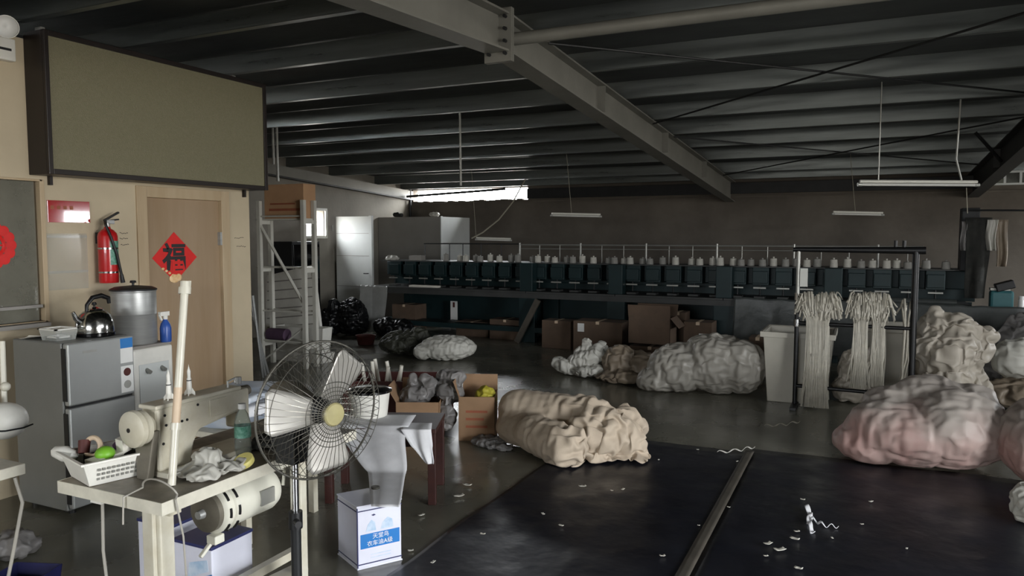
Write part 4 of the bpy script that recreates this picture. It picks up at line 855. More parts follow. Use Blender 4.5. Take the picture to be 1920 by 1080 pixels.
# ================================================================ CARTONS
def carton(label, c, d, rz=0., m='cardboard', z=0., flaps=None, tape=True, lab=None, prints=False, group=None):
    x, y = c; w, dp, h = d; Mx = RT((x, y, z), rz)
    t = thing('carton', label, 'carton', (x, y, z), group)
    if flaps is None:
        B(Mx).bx(-w / 2, w / 2, -dp / 2, dp / 2, 0, h).build('box', m, t, smooth=False, bevel=.004)
        if tape: B(Mx).bx(-.025, .025, -dp / 2 - .001, dp / 2 + .001, h - .04, h + .001).build('tape', 'tape_side', t, smooth=False)
    else:
        B(Mx).open_box(-w / 2, w / 2, -dp / 2, dp / 2, 0, h, .005).build('box', m, t, smooth=False)
        for side, ang in flaps:      # side: 0 front 1 right 2 back 3 left ; ang from horizontal outward (deg, + up)
            L = min(w, dp) / 2 * .9; r = R(ang)
            if side in (0, 2):
                s = -1 if side == 0 else 1; y0 = s * dp / 2
                e = Vector((0, s * L * math.cos(r), L * math.sin(r))); pts = [(-w / 2, y0, h), (w / 2, y0, h), Vector((w / 2, y0, h)) + e, Vector((-w / 2, y0, h)) + e]; n = (0, 0, .004) if abs(ang) < 60 else (0, .004, 0)
            else:
                s = 1 if side == 1 else -1; x0 = s * w / 2
                e = Vector((s * L * math.cos(r), 0, L * math.sin(r))); pts = [(x0, -dp / 2, h), (x0, dp / 2, h), Vector((x0, dp / 2, h)) + e, Vector((x0, -dp / 2, h)) + e]; n = (0, 0, .004) if abs(ang) < 60 else (.004, 0, 0)
            B(Mx).prism(pts, n).build('flap', m, t, smooth=False)
    if lab: B(Mx).bx(lab[0], lab[0] + lab[2], -dp / 2 - .002, -dp / 2, lab[1], lab[1] + lab[3]).build('label_sheet', 'label_white', t, smooth=False)
    if prints:
        for k in range(3): B(Mx).bx(-w * .3, w * (.3 - .1 * (k % 2)), -dp / 2 - .001, -dp / 2, h * (.3 + .17 * k), h * (.3 + .17 * k) + .02).build('print', 'print_red', t, smooth=False)
    return t
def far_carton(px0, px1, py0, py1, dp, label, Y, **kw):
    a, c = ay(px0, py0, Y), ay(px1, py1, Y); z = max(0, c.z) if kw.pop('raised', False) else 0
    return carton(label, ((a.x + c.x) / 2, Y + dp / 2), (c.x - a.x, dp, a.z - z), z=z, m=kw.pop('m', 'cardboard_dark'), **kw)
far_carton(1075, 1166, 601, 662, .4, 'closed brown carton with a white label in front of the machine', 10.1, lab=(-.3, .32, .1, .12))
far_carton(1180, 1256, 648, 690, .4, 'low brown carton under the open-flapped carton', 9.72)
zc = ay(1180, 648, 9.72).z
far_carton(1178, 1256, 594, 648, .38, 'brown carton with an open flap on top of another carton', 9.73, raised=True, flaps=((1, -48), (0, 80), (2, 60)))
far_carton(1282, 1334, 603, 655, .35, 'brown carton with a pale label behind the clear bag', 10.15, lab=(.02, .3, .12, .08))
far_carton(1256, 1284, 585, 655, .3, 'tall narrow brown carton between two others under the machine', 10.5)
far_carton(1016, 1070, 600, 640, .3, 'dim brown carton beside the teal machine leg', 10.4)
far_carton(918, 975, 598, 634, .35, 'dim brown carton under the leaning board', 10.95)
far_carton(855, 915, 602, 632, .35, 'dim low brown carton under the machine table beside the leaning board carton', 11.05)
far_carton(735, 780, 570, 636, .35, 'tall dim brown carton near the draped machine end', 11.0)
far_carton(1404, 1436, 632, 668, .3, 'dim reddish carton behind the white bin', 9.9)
# two open cartons near the middle
p0 = az(777, 832); carton('open carton stuffed with clear plastic bags beside the fan', (-3.37, 5.3), (.36, .32, .33), R(24), flaps=((2, 75), (3, 60)), m='cardboard')
p1 = az(872, 826); carton('open carton holding a yellow net bag near the fabric bundle', (-2.93, 5.52), (.3, .3, .37), R(22), flaps=((3, 70), (2, 80)), prints=True, m='cardboard')
bag('stuffed_plastic', 'clear crumpled plastic bags bulging from the open carton', 'plastic bag', 'bag_grey', [('e', (-3.42, 5.32, .36), (.14, .12, .1)), ('e', (-3.33, 5.36, .42), (.08, .08, .1)), ('e', (-3.45, 5.3, .43), (.05, .05, .1))], .018, 1, floor=.2, soft=((8, .03),), wr=dict(excess=0.5, pull=0.004, bend=0.06, iters=160, seed=17, noise_amp=0.0072))
bag('hanging_plastic', 'grey plastic bag sagging between the two open cartons', 'plastic bag', 'bag_grey', [('e', (-3.16, 5.42, .38), (.12, .11, .1)), ('e', (-3.14, 5.36, .22), (.06, .06, .16)), ('e', (-3.18, 5.5, .48), (.13, .1, .08))], .018, 1, floor=.01, soft=((8, .03),), wr=dict(excess=0.5, pull=0.004, bend=0.06, iters=160, seed=18, noise_amp=0.0072))
bag('yellow_net', 'yellow net bag in the carton with red print', 'net bag', 'yellow_net', [('e', (-2.86, 5.52, .33), (.09, .09, .11))], .01, 3, [(14, 14, 14, .02, 3)], floor=.2)
bag('floor_film', 'crumpled thin plastic film on the floor by the fabric bundle', 'plastic film', 'bag_grey', [('e', (-2.72, 5.32, .03), (.16, .12, .04)), ('e', (-2.6, 5.25, .02), (.12, .08, .03))], .01, 2, [(14, 14, 14, .03, 3)], [(12, .02)], floor=.003)
q = az(827, 820); tag(B().lathe((q.x, q.y, 0), [(0, 0), (.033, 0), (.033, .11), (.028, .117), (0, .117)], 20).build('drink_can', 'steel'), 'shiny metal can standing between the two open cartons', 'can')
# crate of white tubes behind the cartons
t = thing('dark_crate', 'dark red open crate behind the open cartons', 'crate', (-3.9, 5.9, 0))
B(RT((-3.85, 5.75, 0), R(24))).open_box(-.5, .45, -.25, .25, 0, .40, .015).build('crate', 'dark_red', t, smooth=False)
for k in range(7):
    tx, ty = -4.12 + k * .045, 5.62 + .05 * (k % 3); lean = random.uniform(-.12, .16)
    tag(B().cyl((tx, ty, .05), (tx + lean, ty - .04 + random.uniform(-.08, .08), .44 + random.uniform(0, .12)), .017, seg=10).build('paper_tube', 'paper'), 'white paper tube standing in the dark red crate', 'paper tube', 'paper tubes in the crate')

# ================================================================ RED BENCH, BUCKET, DRAPED CLOTH, OIL TINS
t = thing('red_bench', 'low reddish-brown wooden bench behind the fan', 'bench', (-2.85, 4.05, 0))
bM = RT((-2.82, 4.02, 0), R(23)); bz = .49
B(bM).bx(-.36, .36, -.22, .22, bz - .03, bz).build('top', 'red_wood', t, smooth=False, bevel=.004)
for x in (-.33, .33):
    for y in (-.19, .19): B(bM).bx(x - .025, x + .025, y - .025, y + .025, 0, bz - .03).build('leg', 'red_wood', t, smooth=False, bevel=.003)
B(bM).bx(-.33, .33, -.2, -.18, bz - .12, bz - .03).build('apron', 'red_wood', t, smooth=False)
B(bM).bx(-.33, .33, .18, .2, bz - .12, bz - .03).build('apron', 'red_wood', t, smooth=False)
q = ad(705, 750, 4.75); bcx, bcy = -2.98, 4.06
t = thing('pail', 'white pail with a glossy black lid on the red bench', 'pail', (bcx, bcy, bz))
B().lathe((bcx, bcy, bz), [(0, 0), (.115, 0), (.135, .17), (.14, .175)], 32).build('pail_body', 'white_plastic', t)
B().lathe((bcx, bcy, bz), [(.148, .17), (.148, .185), (.1, .195), (0, .19)], 32).build('lid', 'black_gloss', t)
# white cloth draped over the bench end and hanging to the tin
def cloth_strip(name, pts, w, label, m='cloth_white', nv=40, nu=10, dirv=(1, .4, 0), wave=.012):
    P = [Vector(p) for p in pts]; n = len(P) - 1; dv = Vector(dirv).normalized(); b = B()
    def fn(u, v):
        f = v * n; i = min(int(f), n - 1); k = f - i; k = k * k * (3 - 2 * k) * .5 + k * .5
        ww = w if not isinstance(w, (list, tuple)) else w[i] + (w[i + 1] - w[i]) * (f - i)
        p = P[i].lerp(P[i + 1], k); return p + dv * (u - .5) * ww + Vector((0, -1, .2)) * wave * math.sin(u * 9 + v * 4)
    b.grid(fn, nu, nv); return tag(b.build(name, m, solid=.004, angle=180), label, 'cloth')
ed = bM @ Vector((.2, -.23, bz))
cloth_strip('white_cloth', [bM @ Vector((-.08, .12, bz + .006)), bM @ Vector((-.07, -.2, bz + .012)), bM @ Vector((-.04, -.26, bz - .02)), az(725, 885, .33), az(722, 950, .348)], [.52, .5, .42, .22, .15], 'white cloth draped over the red bench down onto the oil tin', dirv=(1, .42, 0))
cloth_strip('cloth_fold', [bM @ Vector((.22, -.1, bz + .008)), bM @ Vector((.24, -.25, bz + .004)), bM @ Vector((.28, -.27, bz - .1)), bM @ Vector((.33, -.29, bz - .2))], [.2, .18, .12, .05], 'folded white cloth corner hanging off the red bench end', dirv=(1, .42, 0))
def tin(corner, ul, ur, h, label, wl=.24, wr=.24, brand=True):
    c = Vector((corner[0], corner[1], 0)); a = Vector((ul[0], ul[1], 0)).normalized(); r = Vector((ur[0], ur[1], 0)).normalized()
    # frame: x along right face, y along left face direction
    Mx = Matrix(((r.x, a.x, 0, c.x), (r.y, a.y, 0, c.y), (0, 0, 1, 0), (0, 0, 0, 1)))
    ctr = Mx @ Vector((wr / 2, wl / 2, 0)); t = thing('oil_tin', label, 'oil tin', ctr)
    B(Mx).bx(0, wr, 0, wl, .003, h).build('can', 'tin_white', t, smooth=False, bevel=.006)
    B(Mx).bx(.008, wr - .008, .008, wl - .008, h, h + .001).build('lid', 'tin_top', t, smooth=False)
    cap = B(Mx).cyl((wr - .05, wl - .05, h), (wr - .05, wl - .05, h + .022), .022).build('cap', 'tin_top', t)
    for z in (.022, h - .03): B(Mx).bx(-.001, wr + .001, -.001, wl + .001, z, z + .006).build('band', 'navy_line', t, smooth=False)
    for z in (0, h - .006): B(Mx).bx(-.003, wr + .003, -.003, wl + .003, z, z + .008).build('rim', 'tin_white', t, smooth=False, bevel=.002)
    B(Mx).bx(-.0012, .004, -.0012, .004, .01, h - .01).build('seam', 'navy_line', t, smooth=False)
    if brand:
        B(Mx).bx(.016, wr - .012, -.0015, 0, .105, .18).build('blue_panel', 'tin_blue', t, smooth=False)
        text('lettering', '天堂鸟', .03, Mx @ RT((wr / 2 + .005, -.0022, .16), 0, R(90)), 'label_white', t)
        text('lettering', '衣车油A级', .03, Mx @ RT((wr / 2, -.0022, .125), 0, R(90)), 'label_white', t)
        for k, (x, w_) in enumerate(((.045, .055), (.125, .07))): B(Mx).prism([(x, -.0006, .192), (x + w_, -.0006, .192), (x + w_ * .9, -.0006, .235), (x + w_ * .55, -.0006, .25), (x + .01, -.0006, .225)], (0, -.0006, 0)).build('picture', 'tin_pale', t, smooth=False)
        B(Mx).prism([(.075, -.0006, .275), (.085, -.0006, .268), (.1, -.0006, .272), (.09, -.0006, .279)], (0, -.0006, 0)).build('emblem', 'navy_line', t, smooth=False)
        for k in range(2): B(Mx).bx(.07, wr - .06, -.001, 0, .05 + k * .016, .053 + k * .016).build('fine_print', 'tin_pale', t, smooth=False)
    return t
tin((-2.29, 3.0), (-.21, .11), (.12, .18), .33, 'white oil tin with a blue lettered panel standing in front of the bench')
tin((-2.565, 2.33), (.12, 1), (-1, .12), .33, 'white and blue oil tin under the sewing table motor') if False else None
def tin_low(x0, x1, y0, y1, h, label):
    t = thing('oil_tin', label, 'oil tin', ((x0 + x1) / 2, (y0 + y1) / 2, 0))
    B().bx(x0, x1, y0, y1, .003, h).build('can', 'tin_white', t, smooth=False, bevel=.006)
    B().bx(x0 + .008, x1 - .008, y0 + .008, y1 - .008, h, h + .001).build('lid', 'tin_top', t, smooth=False)
    B().bx(x0 - .003, x1 + .003, y0 - .003, y1 + .003, h - .012, h + .003).build('rim', 'navy_line', t, smooth=False, bevel=.002)
    B().bx(x0 - .002, x1 + .002, y0 - .002, y1 + .002, 0, .008).build('rim', 'tin_white', t, smooth=False)
    B().prism([(x0 + .08, y0 - .0012, h - .26), (x1 - .002, y0 - .0012, h - .20), (x1 - .002, y0 - .0012, h - .12), (x0 + .08, y0 - .0012, h - .18)], (0, .001, 0)).build('blue_panel', 'tin_blue', t, smooth=False)
    B().prism([(x0 + .09, y0 - .001, h - .16), (x1 - .02, y0 - .001, h - .11), (x1 - .03, y0 - .001, h - .06), (x0 + .1, y0 - .001, h - .09)], (0, .0008, 0)).build('picture', 'tin_pale', t, smooth=False)
    return t
tin_low(-2.80, -2.56, 2.32, 2.56, .33, 'white and blue oil tin on the floor under the sewing table motor')
tin_low(-3.16, -2.93, 2.42, 2.66, .33, 'white oil tin behind the sewing table leg beside the refrigerator')

# ================================================================ SEWING TABLE
tx0, tx1, ty0, ty1, TZ = -2.78, -2.21, 1.79, 2.90, .76
t = thing('sewing_table', 'cream sewing table with worn grey top and white legs', 'sewing table', ((tx0 + tx1) / 2, (ty0 + ty1) / 2, 0))
B().bx(tx0 + .004, tx1 - .004, ty0 + .004, ty1 - .004, TZ - .036, TZ).build('top', 'table_top', t, smooth=False)
for a in ((tx0, tx1, ty0, ty0 + .004), (tx0, tx1, ty1 - .004, ty1), (tx0, tx0 + .004, ty0 + .004, ty1 - .004), (tx1 - .004, tx1, ty0 + .004, ty1 - .004)): B().bx(a[0], a[1], a[2], a[3], TZ - .045, TZ + .001).build('edge_band', 'table_edge', t, smooth=False)
for y, x in ((1.88, -2.34), (2.52, -2.24)):
    w = .045 if y < 2 else .03
    B().bx(x - w, x + w, y - w * .7, y + w * .7, .1, TZ - .045).build('leg', 'cream_metal', t, smooth=False, bevel=.006)
    B().bx(x - w * .6, x + w * .6, y - w - .004, y - w * .7, .12, TZ - .05).build('leg_channel', 'cream_metal', t, smooth=False, bevel=.003)
    B().bx(tx0 + .08, tx1 - .03, y - .03, y + .03, 0.02, .1).build('foot', 'cream_metal', t, smooth=False, bevel=.006)
    B().bx(tx0 + .06, tx1 - .04, y - .025, y + .025, TZ - .075, TZ - .045).build('head_bracket', 'cream_metal', t, smooth=False)
B().bx(-2.5, -2.46, 1.9, 2.75, .14, .18).build('stretcher', 'cream_metal', t, smooth=False)
B().box((-2.28, 2.32, .21), (.09, .5, .02), (R(-4), 0, 0)).build('treadle', 'cream_metal', t, smooth=False, bevel=.004)
B().bx(-2.62, -2.56, 1.81, 1.86, TZ - .065, TZ - .045).build('clip', 'white_plastic', t, smooth=False)
# clutch motor under the table
mo = Vector((-2.40, 2.17, .575)); t = thing('clutch_motor', 'white clutch motor with vents slung under the sewing table', 'motor', (mo.x, mo.y, .46))
B().lathe(mo, [(0, .0), (.085, .0), (.098, .01), (.098, .03), (.092, .035), (.092, .05), (.1, .055), (.1, .075), (.094, .08), (.094, .3), (.085, .325), (.05, .335), (0, .335)], 40, (0, 1, 0)).build('housing', 'motor', t)
for rr, yy in ((.1005, .02), (.1025, .065)):
    for k in range(9):
        a = k * 2 * math.pi / 9; b = B()
        b.tube([(mo.x + rr * math.cos(a + s_ * .12), mo.y + yy, mo.z + rr * math.sin(a + s_ * .12)) for s_ in (-1.6, -.8, 0, .8, 1.6)], .0055, 6).build('vent', 'black', t)
B().lathe(mo + Vector((0, -.035, 0)), [(0, 0), (.03, 0), (.055, .004), (.082, .012), (.082, .035), (0, .035)], 36, (0, 1, 0)).build('pulley', 'pulley', t)
B().lathe(mo + Vector((0, -.06, 0)), [(0, 0), (.016, 0), (.02, .026)], 16, (0, 1, 0)).build('shaft_nut', 'steel_brushed', t)
B().bx(mo.x - .05, mo.x + .05, mo.y + .1, mo.y + .115, mo.z + .07, TZ - .045).bx(mo.x - .05, mo.x + .05, mo.y + .2, mo.y + .215, mo.z + .07, TZ - .045).bx(mo.x - .05, mo.x + .05, mo.y + .1, mo.y + .215, TZ - .06, TZ - .045).build('mount', 'motor', t, smooth=False, bevel=.003)
B().bx(mo.x + .085, mo.x + .098, mo.y + .19, mo.y + .27, mo.z - .03, mo.z + .035).build('rating_plate', 'rail', t, smooth=False)
B().box((mo.x + .03, mo.y + .0, mo.z - .11), (.05, .05, .035)).box((mo.x + .02, mo.y - .03, mo.z - .135), (.018, .1, .014), (R(35), 0, 0)).build('clutch_lever', 'motor', t, smooth=False, bevel=.004)
B().tube([(mo.x + .06, mo.y + .31, mo.z + .1), (mo.x + .09, mo.y + .34, mo.z + .09), (mo.x + .09, mo.y + .33, mo.z + .02)], .008, 8).build('bail', 'motor', t)
# sewing machine head (seen from behind)
hx_ = -2.50; t = thing('sewing_machine', 'cream industrial sewing machine head with a large handwheel', 'sewing machine', (hx_, 2.2, TZ))
hy0, hy1 = 1.985, 2.46
B().bx(hx_ - .09, hx_ + .09, hy0 + .0, hy1 + .02, TZ, TZ + .022).build('bed', 'cream_metal', t, smooth=False, bevel=.004)
B().prism([(hx_ - .045, hy0, TZ + .02), (hx_ - .045, hy0 + .15, TZ + .02), (hx_ - .045, hy0 + .17, TZ + .10), (hx_ - .045, hy0 + .2, TZ + .145), (hx_ - .045, hy1 - .06, TZ + .175), (hx_ - .045, hy1 - .06, TZ + .095), (hx_ - .045, hy1 + .0, TZ + .095), (hx_ - .045, hy1 + .0, TZ + .27), (hx_ - .045, hy0 - .005, TZ + .27)], (.09, 0, 0)).build('arm', 'cream_metal', t, smooth=False, bevel=.012)
B().bx(hx_ - .05, hx_ + .05, hy0 - .012, hy1 - .05, TZ + .268, TZ + .285).build('top_cover', 'cream_metal', t, smooth=False, bevel=.005)
B().bx(hx_ + .045, hx_ + .049, hy0 + .25, hy0 + .34, TZ + .185, TZ + .255).build('side_plate', 'cream_metal', t, smooth=False, bevel=.001)
for y, z in ((.03, .24), (.1, .235), (.19, .25), (.02, .13), (.08, .13), (.035, .2), (.06, .2), (.085, .2), (.11, .2), (.135, .2)): B().cyl((hx_ + .045, hy0 + y, TZ + z), (hx_ + .048, hy0 + y, TZ + z), .0055, seg=10).build('screw', 'black', t)
w_ = B().lathe((hx_, hy0 - .095, TZ + .205), [(0, .0), (.05, .0), (.07, .012), (.072, .03), (.06, .036), (.066, .042), (.066, .06), (.045, .07), (.04, .09)], 36, (0, 1, 0)).build('handwheel', 'cream_metal', t)
B().cyl((hx_, hy0 - .097, TZ + .205), (hx_, hy0 - .09, TZ + .205), .009, seg=12).build('hub_screw', 'black', w_)
B().prism([(hx_ - .03, hy0 - .045, TZ + .0), (hx_ + .03, hy0 - .045, TZ + .0), (hx_ + .055, hy0 - .03, TZ + .19), (hx_ - .055, hy0 - .03, TZ + .19)], (0, .03, 0)).build('belt_guard', 'pulley', t, smooth=False, bevel=.004)
B().cyl((hx_, hy1 - .02, TZ + .03), (hx_, hy1 - .02, TZ + .1), .007, seg=10).build('needle_bar', 'steel', t)
B().cyl((hx_ + .04, hy1 - .03, TZ + .05), (hx_ + .04, hy1 - .03, TZ + .11), .006, seg=10).build('presser_bar', 'steel', t)
B().cyl((hx_, hy1 - .02, TZ + .285), (hx_, hy1 - .02, TZ + .315), .014).build('thread_post', 'steel_brushed', t)
B().cyl((hx_, hy1 + .0, TZ + .245), (hx_, hy1 + .035, TZ + .25), .028, .022).build('face_knob', 'pulley', t)
B().tube([(hx_ + .02, hy1 - .1, TZ + .285), (hx_ + .02, hy1 - .1, TZ + .31), (hx_ + .02, hy1 - .06, TZ + .318), (hx_ + .02, hy1 - .06, TZ + .3)], .005, 6).build('thread_guide', 'steel_brushed', t)
# two little rocket-shaped models on the arm
for k, (y, lab) in enumerate(((2.075, 'small white rocket model on the sewing machine arm beside the pipe'), (2.175, 'small white rocket model with a pointed tip on the sewing machine arm'))):
    z0 = TZ + .2851; t = thing('rocket_model', lab, 'model', (hx_, y, z0)); h = .13 if k else .125
    B().lathe((hx_, y, z0), [(0, .006), (.008, .006), (.011, .03), (.009, .07), (.0065, .075), (.0075, .1), (.004, .11), (.0015, .118), (0, h)], 14).build('body', 'white_plastic', t)
    for j in range(4):
        a = j * math.pi / 2 + .6; B().prism([(hx_ + .006 * math.cos(a), y + .006 * math.sin(a), z0 + .035), (hx_ + .02 * math.cos(a), y + .02 * math.sin(a), z0 + .012), (hx_ + .02 * math.cos(a), y + .02 * math.sin(a), z0), (hx_ + .006 * math.cos(a), y + .006 * math.sin(a), z0 + .008)], (.002, .002, 0)).build('fin', 'white_plastic', t, smooth=False)
    B().lathe((hx_, y, z0), [(.0098, .06), (.0098, .064)], 14).build('band', 'dark_steel', t)
# PVC pole of the thread stand
q = az(322, 910, TZ); top = ad(347, 535, 2.93)
t = thing('pvc_pole', 'white plastic pipe pole leaning up from the sewing table', 'pipe', (q.x, q.y, TZ))
B().tube([q, q.lerp(top, .97)], .0145, 16).build('pipe', 'pvc', t)
for f, r in ((.27, .02), (.955, .023), (.985, .018)): B().cyl(q.lerp(top, f), q.lerp(top, f + .035), r).build('collar', 'pvc', t)
B().cyl(q.lerp(top, .3), q.lerp(top, .48), .0155).build('tape_wrap', 'tape_side', t)
B().cyl(q.lerp(top, .975) + Vector((-.01, .03, 0)), q.lerp(top, 1.02) + Vector((-.01, .03, 0)), .006).build('peg', 'pvc', t)
# water bottle
q = Vector((-2.40, 2.36, TZ)); t = thing('water_bottle', 'clear water bottle with a green label on the sewing table', 'bottle', q)
B().lathe(q, [(0, .002), (.03, .002), (.034, .01), (.034, .07), (.031, .075), (.034, .08), (.034, .14), (.025, .175), (.014, .195), (.014, .205)], 24).build('bottle', 'water', t)
B().lathe(q, [(.0347, .078), (.0347, .128)], 24).build('label', 'green_label', t); B().lathe(q, [(.0165, .2), (.0165, .222), (0, .222)], 20).build('cap', 'label_white', t)
# plastic bag, yellow roll, cutter and dark cords on the table
bag('thin_bag', 'thin crumpled white plastic bag on the sewing table', 'plastic bag', 'bag_white', [('e', (-2.33, 2.06, TZ + .02), (.1, .08, .022)), ('e', (-2.36, 2.13, TZ + .05), (.06, .06, .045)), ('e', (-2.29, 2.16, TZ + .02), (.07, .1, .02))], .012, 1, floor=TZ + .002, soft=((10, .012),), wr=dict(excess=0.5, pull=0.004, bend=0.06, iters=160, seed=16, noise_amp=0.0048000000000000004))
q = az(475, 880, TZ); t = thing('yellow_roll', 'pale yellow round tape roll lying at the edge of the sewing table', 'roll', (-2.25, 2.23, TZ))
B(RT((-2.25, 2.23, TZ + .003), 0, R(28))).lathe((0, 0, .018), [(.012, .0), (.038, 0), (.04, .003), (.04, .022), (.038, .025), (.012, .025), (.012, 0)], 30).build('roll', 'yellow', t)
b = B()
for k in range(4):
    pts = [(-2.42 + .03 * k, 2.5 - .02 * k, TZ + .01), (-2.36 + .02 * k, 2.46, TZ + .05 + .01 * k), (-2.33, 2.56 + .03 * k, TZ + .09 - .02 * k), (-2.4 - .02 * k, 2.7, TZ + .06), (-2.45, 2.78 + .02 * k, TZ + .01)]
    b.tube(pts, .006, 8)
tag(b.build('black_cable', 'black'), 'tangle of black cable on the sewing table behind the bottle', 'cable')
bag('dark_rag', 'dark oily rag on the sewing table under the black cable', 'rag', 'dark_cloth', [('e', (-2.36, 2.55, TZ + .025), (.1, .16, .03)), ('e', (-2.3, 2.72, TZ + .03), (.08, .1, .035))], .01, 3, [(14, 14, 14, .025, 3)], floor=TZ + .002)
# basket with oddments
bx0, bx1, by0, by1 = -2.72, -2.58, 1.83, 2.03; bM2 = RT((-2.665, 1.925, TZ), R(-16)) @ Matrix.Scale(1.12, 4)
t = thing('basket', 'white plastic basket with slotted sides on the sewing table corner', 'basket', (-2.66, 1.93, TZ))
B(bM2).open_box(-.085, .085, -.095, .095, 0.001, .085, .004, .025, .025).build('tub', 'white_plastic', t, smooth=False, bevel=.003)
for a in ((-.122, .122, -.13, -.118), (-.122, .122, .118, .13), (-.122, -.108, -.118, .118), (.108, .122, -.118, .118)): B(bM2).bx(a[0], a[1], a[2], a[3], .082, .09).build('rim', 'white_plastic', t, smooth=False, bevel=.002)
for r_ in range(3):
    for k in range(10): B(bM2).box((.0905 + .007 * r_ + .004, -.07 + k * .0155, .024 + r_ * .017), (.003, .009, .008), (0, R(16), 0)).build('slot', 'rail', t, smooth=False)
def item(b, name, m, label, cat): return tag(b.build(name, m, bevel=.001), label, cat)
k = bM2
item(B(k).ring((-.045, -.035, .1), (.5, -1, .25), .032, .009, 28, 8), 'tape_ring', 'tape_side', 'beige tape roll standing in the white basket', 'tape')
item(B(k).sph((.045, -.028, .092), (.032, .032, .026), 18, 12), 'green_lid', 'green', 'bright green round cap in the white basket', 'cap')
item(B(k).box((.045, .033, .112), (.034, .034, .05), (R(12), R(8), R(20))), 'white_box', 'paper', 'small cream box standing in the white basket', 'box')
item(B(k).lathe((-.12, -.10, .075), [(0, -.055), (.02, -.04), (.028, 0), (.02, .04), (0, .06)], 16, (-.75, -.4, .12)), 'white_spoon', 'white_plastic', 'white plastic scoop sticking out of the basket', 'scoop')
item(B(k).box((.045, -.03, .08), (.05, .11, .012), (R(4), 0, R(12))), 'paper_card', 'paper', 'cream card lying across the white basket', 'card')
item(B(k).lathe((-.055, .05, .075), [(0, 0), (.022, 0), (.022, .05), (.012, .062), (0, .062)], 16, (.4, .5, .7)), 'thread_spool', 'purple', 'dull purple thread spool in the white basket', 'thread spool')
item(B(k).lathe((-.06, -.06, .08), [(0, 0), (.018, 0), (.02, .045), (0, .045)], 16, (-.3, .2, .9)), 'thread_spool', 'dark_red', 'dull red thread spool in the white basket', 'thread spool')
item(B(k).lathe((.0, .075, .08), [(0, 0), (.012, 0), (.012, .06), (.004, .075), (0, .075)], 14, (.2, .8, .5)), 'glue_tube', 'clear_plastic', 'clear glue tube lying in the white basket', 'tube')
item(B(k).box((-.01, .02, .04), (.14, .15, .06)), 'folded_cloth', 'dark_cloth', 'dark folded cloth at the bottom of the white basket', 'cloth')
# cables of the table
tag(B().tube([(-2.60, 1.845, .70), (-2.60, 1.84, .5), (-2.585, 1.85, .25), (-2.57, 1.84, .02)], .006, 8).build('power_cable', 'cable'), 'pale cable hanging under the white basket from the sewing table', 'cable')
b = B(); pts = []
for i in range(25):
    a = math.pi * i / 24; pts.append((-2.30 - .09 * math.cos(a), 1.86 - .02 * math.sin(a), TZ + .005 + .055 * math.sin(a)))
pts = [(-2.395, 1.775, .66)] + [(-2.392, 1.778, TZ)] + pts[1:-1] + [(-2.2, 1.84, TZ), (-2.19, 1.86, .62), (-2.19, 1.87, .4)]
tag(B().tube(pts, .0035, 8).build('looped_cable', 'cable'), 'thin grey cable looped over the table corner in front of the pole', 'cable')

# second sewing table, only its corner shows
ux0, ux1, uy0, uy1 = -3.72, -3.12, .75, 1.88
t = thing('sewing_table', 'white edged table corner with a covered machine beside the refrigerator', 'sewing table', ((ux0 + ux1) / 2, (uy0 + uy1) / 2, 0))
B().bx(ux0, ux1, uy0, uy1, TZ - .045, TZ).build('top', 'table_edge', t, smooth=False, bevel=.004)
for x in (ux0 + .1, ux1 - .12):
    for y in (uy0 + .1, uy1 - .3): B().bx(x - .03, x + .03, y - .03, y + .03, 0, TZ - .045).build('leg', 'cream_metal', t, smooth=False)
t = thing('covered_machine', 'rounded white machine cover on the table corner', 'machine cover', (-3.3, 1.8, TZ))
cc = ad(8, 806, 3.42)
b = blob([('e', (cc.x, cc.y, TZ + .095), (.1, .1, .085)), ('e', (cc.x - .1, cc.y - .06, TZ + .1), (.14, .12, .1))], .012, 4, floor=TZ + .002); b.build('cover', 'white_plastic', t, angle=180)
B().tube([(cc.x + .02, cc.y - .11, TZ + .07), (cc.x + .095, cc.y - .05, TZ + .07), (cc.x + .11, cc.y + .02, TZ + .07), (cc.x + .08, cc.y + .08, TZ + .07)], .004, 6).build('seam', 'dark_steel', t)
q = ad(7, 745, 3.55); tp = ad(4, 640, 3.6)
t = thing('thread_pole', 'white pipe with a round joint above the covered machine', 'pipe', (q.x, q.y, TZ)); B().tube([(q.x, q.y, TZ), tp], .013, 12).build('pipe', 'pvc', t); B().sph(ad(10, 725, 3.55), .022).build('joint', 'pvc', t)
tag(B().tube([(-3.13, 1.84, .71), (-3.12, 1.86, .6), (-3.16, 1.84, .4), (-3.22, 1.83, .2), (-3.2, 1.85, .02)], .007, 8).build('power_cable', 'cable'), 'pale cable hanging from the white edged table corner', 'cable')
q = az(60, 1078); q = az(48, 1112); t = thing('blue_box', 'dark blue plastic box on the floor under the white edged table', 'box', q)
B(RT(q, R(20))).open_box(-.12, .1, -.1, .1, 0, .1, .006, .01, .01).build('box', 'blue_dark', t, smooth=False)
bag('grey_rags', 'grey rags heaped on the floor beside the refrigerator', 'rag', 'bag_grey', [('e', (-4.05, 2.35, .06), (.14, .12, .07))], .016, 4, [(10, 10, 10, .04, 3)])

